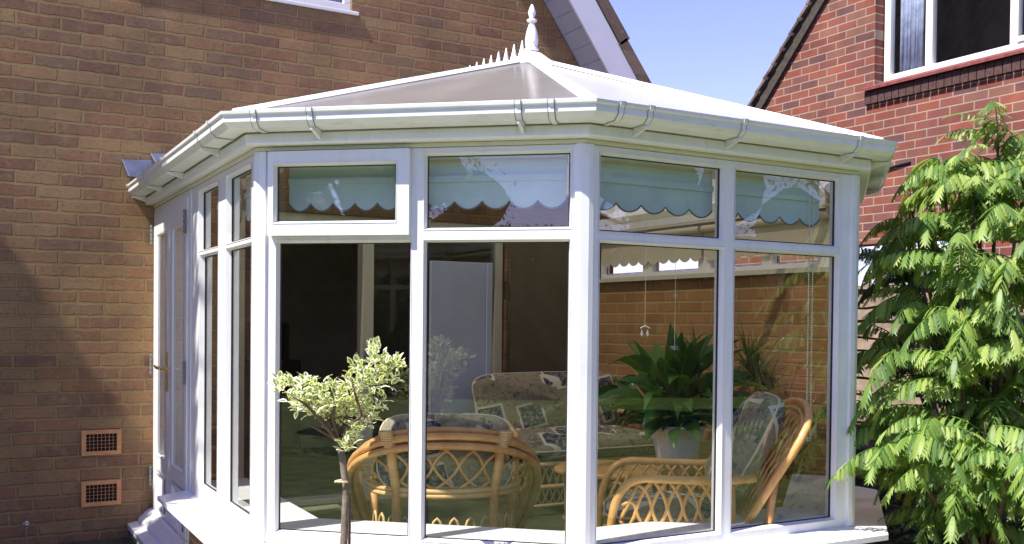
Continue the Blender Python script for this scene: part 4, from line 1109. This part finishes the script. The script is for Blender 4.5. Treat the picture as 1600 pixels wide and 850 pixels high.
# ------------------------------------------------------------------ neighbouring red brick house
N_ = empty('neighbour_house', (6.4, -1, 0), 'red brick gabled house beyond the fence with a white upstairs window', 'house')
AY, VY0, VZ0, VS = -2.1, 1.40, 3.55, 1.06
def nz_(y): return VZ0+(VY0-y)*VS if y > AY else VZ0+(VY0-AY)*VS-(AY-y)*VS
za_ = nz_(AY)
mb = MB()
def sidepoly(pts, x0=6.2, x1=6.45):
    n = len(pts); i = len(mb.v)
    mb.v += [(x0, p[0], p[1]) for p in pts]+[(x1, p[0], p[1]) for p in pts]
    mb.f.append([i+k for k in range(n)]); mb.f.append([i+n+k for k in range(n)][::-1]); mb.mi += [0, 0]
    for k in range(n): mb.f.append([i+k, i+n+k, i+n+(k+1) % n, i+(k+1) % n]); mb.mi.append(0)
ywl, ywr, wz0, wz1 = -.01, -2.55, 3.48, 4.9
ye = 2.35
sidepoly([(ye, 0), (.55, 0), (.55, nz_(.55)), (ye, nz_(ye))][::1])
sidepoly([(.55, 2.05), (ywl, 2.05), (ywl, nz_(ywl)), (.55, nz_(.55))])
sidepoly([(ywl, 2.05), (ywr, 2.05), (ywr, wz0), (ywl, wz0)])
sidepoly([(ywl, wz1), (ywr, wz1), (ywr, nz_(ywr)), (AY, za_), (ywl, nz_(ywl))])
sidepoly([(ywr, 2.05), (-7.4, 2.05), (-7.4, nz_(-7.4)), (ywr, nz_(ywr))])
sidepoly([(.55, 0), (-.9, 0), (-.9, .9), (.55, .9)])
sidepoly([(-.9, 0), (-7.4, 0), (-7.4, 2.05), (-.9, 2.05)])
mb.build('brick_wall', M['brick_red'], N_)
mb = MB(); mb.box(6.46, 7.6, -5, .8, 2.2, 2.3); mb.box(7.6, 7.7, -4.5, .5, 2.3, 4.6); mb.build('room_wall', M['carpet_dark'], N_)
mb = MB()
for s in (1, -1):
    ya, yb = (AY, ye+.12) if s > 0 else (AY, -7.8)
    for x0_, x1_ in ((6.14, 14),):
        a = [V((x0_, ya, nz_(ya)+.14)), V((x0_, yb, nz_(yb)+.14)), V((x1_, yb, nz_(yb)+.14)), V((x1_, ya, nz_(ya)+.14))]
        up3 = V((0, 0, .05)); mb.hexa(a+[q+up3 for q in a])
mb.build('tiled_roof', M['tiles'], N_)
mb = MB(); y = ye+.15
tv = V((0, -1, VS)).normalized(); nv = V((0, VS, 1)).normalized()
p = V((6.125, ye+.1, nz_(ye+.1)+.15))
while p.y > AY:
    q = p+tv*.175; a, b = p+nv*.022, q+nv*.006
    X = V((.5, 0, 0)); mb.hexa([a-nv*.028, b-nv*.028, b-nv*.028+X, a-nv*.028+X, a, b, b+X, a+X]); p = p+tv*.165
mb.build('verge_tiles', M['tiles'], N_)
mb = MB()
for (o0, o1, xx0, xx1) in ((-.045, .135, 6.165, 6.198),):
    ya, yb = ye+.1, AY
    mb.hexa([(xx0, ya, nz_(ya)+o0), (xx1, ya, nz_(ya)+o0), (xx1, yb, nz_(yb)+o0), (xx0, yb, nz_(yb)+o0), (xx0, ya, nz_(ya)+o1), (xx1, ya, nz_(ya)+o1), (xx1, yb, nz_(yb)+o1), (xx0, yb, nz_(yb)+o1)])
mb.build('bargeboard', M['darkwood'], N_)
mb = MB(); ya, yb = ye+.1, AY
mb.hexa([(6.13, ya, nz_(ya)+.136), (6.2, ya, nz_(ya)+.136), (6.2, yb, nz_(yb)+.136), (6.13, yb, nz_(yb)+.136), (6.13, ya, nz_(ya)+.16), (6.2, ya, nz_(ya)+.16), (6.2, yb, nz_(yb)+.16), (6.13, yb, nz_(yb)+.16)])
mb.build('mortar_fillet', M['cream'], N_)
# window
mb = MB(); xf = 6.305
def fr(y0, y1, z0, z1, x0=xf, x1=xf+.06): mb.box(x0, x1, min(y0, y1), max(y0, y1), z0, z1)
fr(ywl-.015, ywl-.08, wz0+.03, wz1); fr(ywr, ywr+.06, wz0+.03, wz1); fr(ywl-.08, ywr+.06, wz0+.03, wz0+.085); fr(ywl-.08, ywr+.06, wz1-.05, wz1)
for yc in (-.495, -1.29): fr(yc+.035, yc-.035, wz0+.085, wz1-.05)
fr(-1.325, ywr+.06, wz0+.085, wz0+.13, xf-.012, xf)
UW = mb.build('upper_window', M['winwhite'], N_, bevel=.004)
mb = MB(); mb.box(xf+.03, xf+.036, ywr, ywl, wz0+.05, wz1); mb.build('pane', M['glass2'], UW)
mb = MB(); mb.hexa([(6.13, ywl+.10, wz0-.055), (6.13, ywr-.1, wz0-.055), (6.3, ywr-.1, wz0+.012), (6.3, ywl+.12, wz0+.012), (6.13, ywl+.10, wz0-.03), (6.13, ywr-.1, wz0-.03), (6.3, ywr-.1, wz0+.036), (6.3, ywl+.12, wz0+.036)])
mb.build('window_sill', M['redtile'], UW)
mb = MB(); y = ywl+.08
while y > ywr-.08:
    mb.box(6.165, 6.198, y-.068, y, wz0-.17, wz0-.06); y -= .076
mb.build('soldier_course', M['brick_edge'], UW)
mb = MB()
for i in range(15):
    y = -.12-i*.016; a = .02*math.sin(i*1.3)
    y2 = y-.016; b = .02*math.sin((i+1)*1.3)
    mb.hexa([(6.40+a, y, 3.4), (6.40+b, y2, 3.4), (6.41+b, y2, 3.4), (6.41+a, y, 3.4), (6.40+a, y, 4.9), (6.40+b, y2, 4.9), (6.41+b, y2, 4.9), (6.41+a, y, 4.9)])
tag(mb.build('curtain', M['curtain'], smooth=True), 'blue grey curtain behind the white upstairs window of the red brick house', 'curtain')
# ground floor window just above the fence
mb = MB(); mb.box(6.16, 6.2, -.85, .50, 1.93, 1.99); mb.box(6.16, 6.2, .44, .50, .95, 1.93); mb.box(6.16, 6.2, -.85, -.79, .95, 1.93); mb.box(6.16, 6.2, -.2, -.15, .95, 1.93)
LW = mb.build('lower_window', M['winwhite'], N_)
mb = MB(); mb.box(6.18, 6.185, -.8, .45, .95, 1.93); mb.build('pane', M['glass2'], LW)
mb = MB(); mb.tube([(6.19, -.02, 2.69), (6.185, -.15, 2.70), (6.185, -.3, 2.72), (6.19, -.42, 2.73)], .010, 6); mb.build('wall_cable', M['seal'], N_)

# ------------------------------------------------------------------ garden stake by the left wall
mb = MB(); mb.tube([(-.71, -.24, .0), (-.71, -.24, .17)], .0045, 6); mb.lathe((-.71, -.24, .165), [(.003, 0), (.013, .006), (.005, .014), (.012, .02), (.002, .028)], 8); mb.tube([(-.728, -.24, .18), (-.692, -.24, .18)], .003, 5)
tag(mb.build('garden_stake', M['chrome']), 'thin steel garden stake with a small knob by the brown wall', 'stake')

# ------------------------------------------------------------------ trees
def tree(loc_, h_, rad, label, seed, n=15000, leaf=.075, g=None, cz=.62):
    rnd = random.Random(seed); E_ = empty('garden_tree', loc_, label, 'tree', g); lx, ly = loc_[0], loc_[1]
    tr = MB(); tr.tube([(lx, ly, 0), (lx+.1, ly, h_*.3), (lx-.05, ly+.1, h_*.6)], [h_*.022, h_*.016, h_*.008], 9)
    cs_ = []
    for k in range(46):
        d = rdir(rnd, -35, 80); c = V((lx, ly, h_*cz))+V((d.x*rad*.8, d.y*rad*.8, d.z*h_*.36))*rnd.uniform(.55, 1.05); cs_.append(c)
        tr.tube([(lx, ly, h_*rnd.uniform(.25, .5)), c.lerp(V((lx, ly, h_*.4)), .4), c], [h_*.007, h_*.004, h_*.0015], 5)
    tr.build('trunk', M['bark'], E_, smooth=True)
    co_ = MB()
    for c in cs_:
        if rnd.random() < .42: continue
        q0 = rad*.19; co_.lathe(c-V((0, 0, q0)), [(q0*.2, 0), (q0*.8, q0*.4), (q0*rnd.uniform(.9, 1.1), q0), (q0*.75, q0*1.6), (q0*.2, q0*2)], 7)
    co_.build('inner_crown', M['treeleaf'], E_)
    lf = MB()
    for k in range(n):
        c = rnd.choice(cs_); d = rdir(rnd, -60, 90); p = c+d*rad*.27*rnd.random()**.45
        blade(lf, p, rdir(rnd, -60, 60), leaf*rnd.uniform(.7, 1.3), leaf*.55, .6, n=2)
    lf.build('crown', M['treeleaf'], E_)
tg = 'garden trees standing behind the viewer and mirrored in the glass'
tree((-8.2, -7.2, 0), 5.2, 2.2, 'broad garden tree mirrored at the left of the front casement glass', 41, g=tg)
tree((-5.0, -11.5, 0), 4.4, 2.2, 'rounded garden tree mirrored beside the casement glass', 42, g=tg)
tree((5.5, -10.5, 0), 5.6, 2.6, 'tall garden tree mirrored in the right hand windows', 43, g=tg)
tree((9.5, -9.0, 0), 5.0, 2.6, 'dense garden tree mirrored in the window by the right corner post', 44, g=tg)
tree((1.5, -13.5, 0), 4.8, 2.4, 'loose garden tree mirrored low in the middle panes', 45, g=tg)
tree((5.9, 5.6, 0), 3.0, .9, 'small leafy tree beyond the fence seen through the high side windows', 46, n=2500, leaf=.08)

HG = empty('garden_hedge', (-2, -15, 0), 'tall clipped hedge behind the viewer mirrored low in the windows', 'hedge')
rnd = random.Random(77); mb = MB()
path = [(-16, 3), (-15, -8), (-9, -15), (2, -17), (12, -14), (17, -6)]
core = MB()
for (a, b) in zip(path, path[1:]):
    A, B = V((a[0], a[1], 0)), V((b[0], b[1], 0)); L_ = (B-A).length; nn = (B-A).normalized().cross(V((0, 0, 1)))
    core.hexa([A-nn*.3, B-nn*.3, B+nn*.3, A+nn*.3, A-nn*.3+V((0, 0, 2.9)), B-nn*.3+V((0, 0, 2.9)), B+nn*.3+V((0, 0, 2.9)), A+nn*.3+V((0, 0, 2.9))])
    for k in range(int(L_*330)):
        p = A.lerp(B, rnd.random())+V((0, 0, 3.15*rnd.random()**.7))+nn*rnd.uniform(-.55, .55)
        blade(mb, p, rdir(rnd, -50, 70), rnd.uniform(.10, .17), .07, .5, n=2)
mb.build('foliage', M['treeleaf'], HG); core.build('branches', M['twig'], HG)

def cypress(cx, cy_, h_, rad, label, seed, n):  # unseen trees, added for the shade they cast on doors and wall
    E_ = empty('shade_cypress', (cx, cy_, 0), label, 'tree'); rnd = random.Random(seed); mb = MB()
    for k in range(n):
        z = .4+(h_-.4)*rnd.random(); r_ = rad*min(1, (h_+.1-z)/1.2)*math.sqrt(rnd.random()); a = rnd.uniform(0, 6.28)
        blade(mb, (cx+r_*math.cos(a), cy_+r_*math.sin(a), z), rdir(rnd, 10, 80), .16, .06, .2, n=2)
    mb.build('foliage', M['treeleaf'], E_)
    mb = MB(); mb.tube([(cx, cy_, 0), (cx, cy_, h_-.3)], [.11, .02], 8); mb.build('trunk', M['bark'], E_)
cypress(-3.3, -1.17, 7.4, .46, 'tall narrow cypress added out of view to shade the french doors', 47, 8000)
cypress(-3.7, -.32, 5.7, .48, 'shorter cypress added out of view to shade the brown brick wall', 48, 5500)
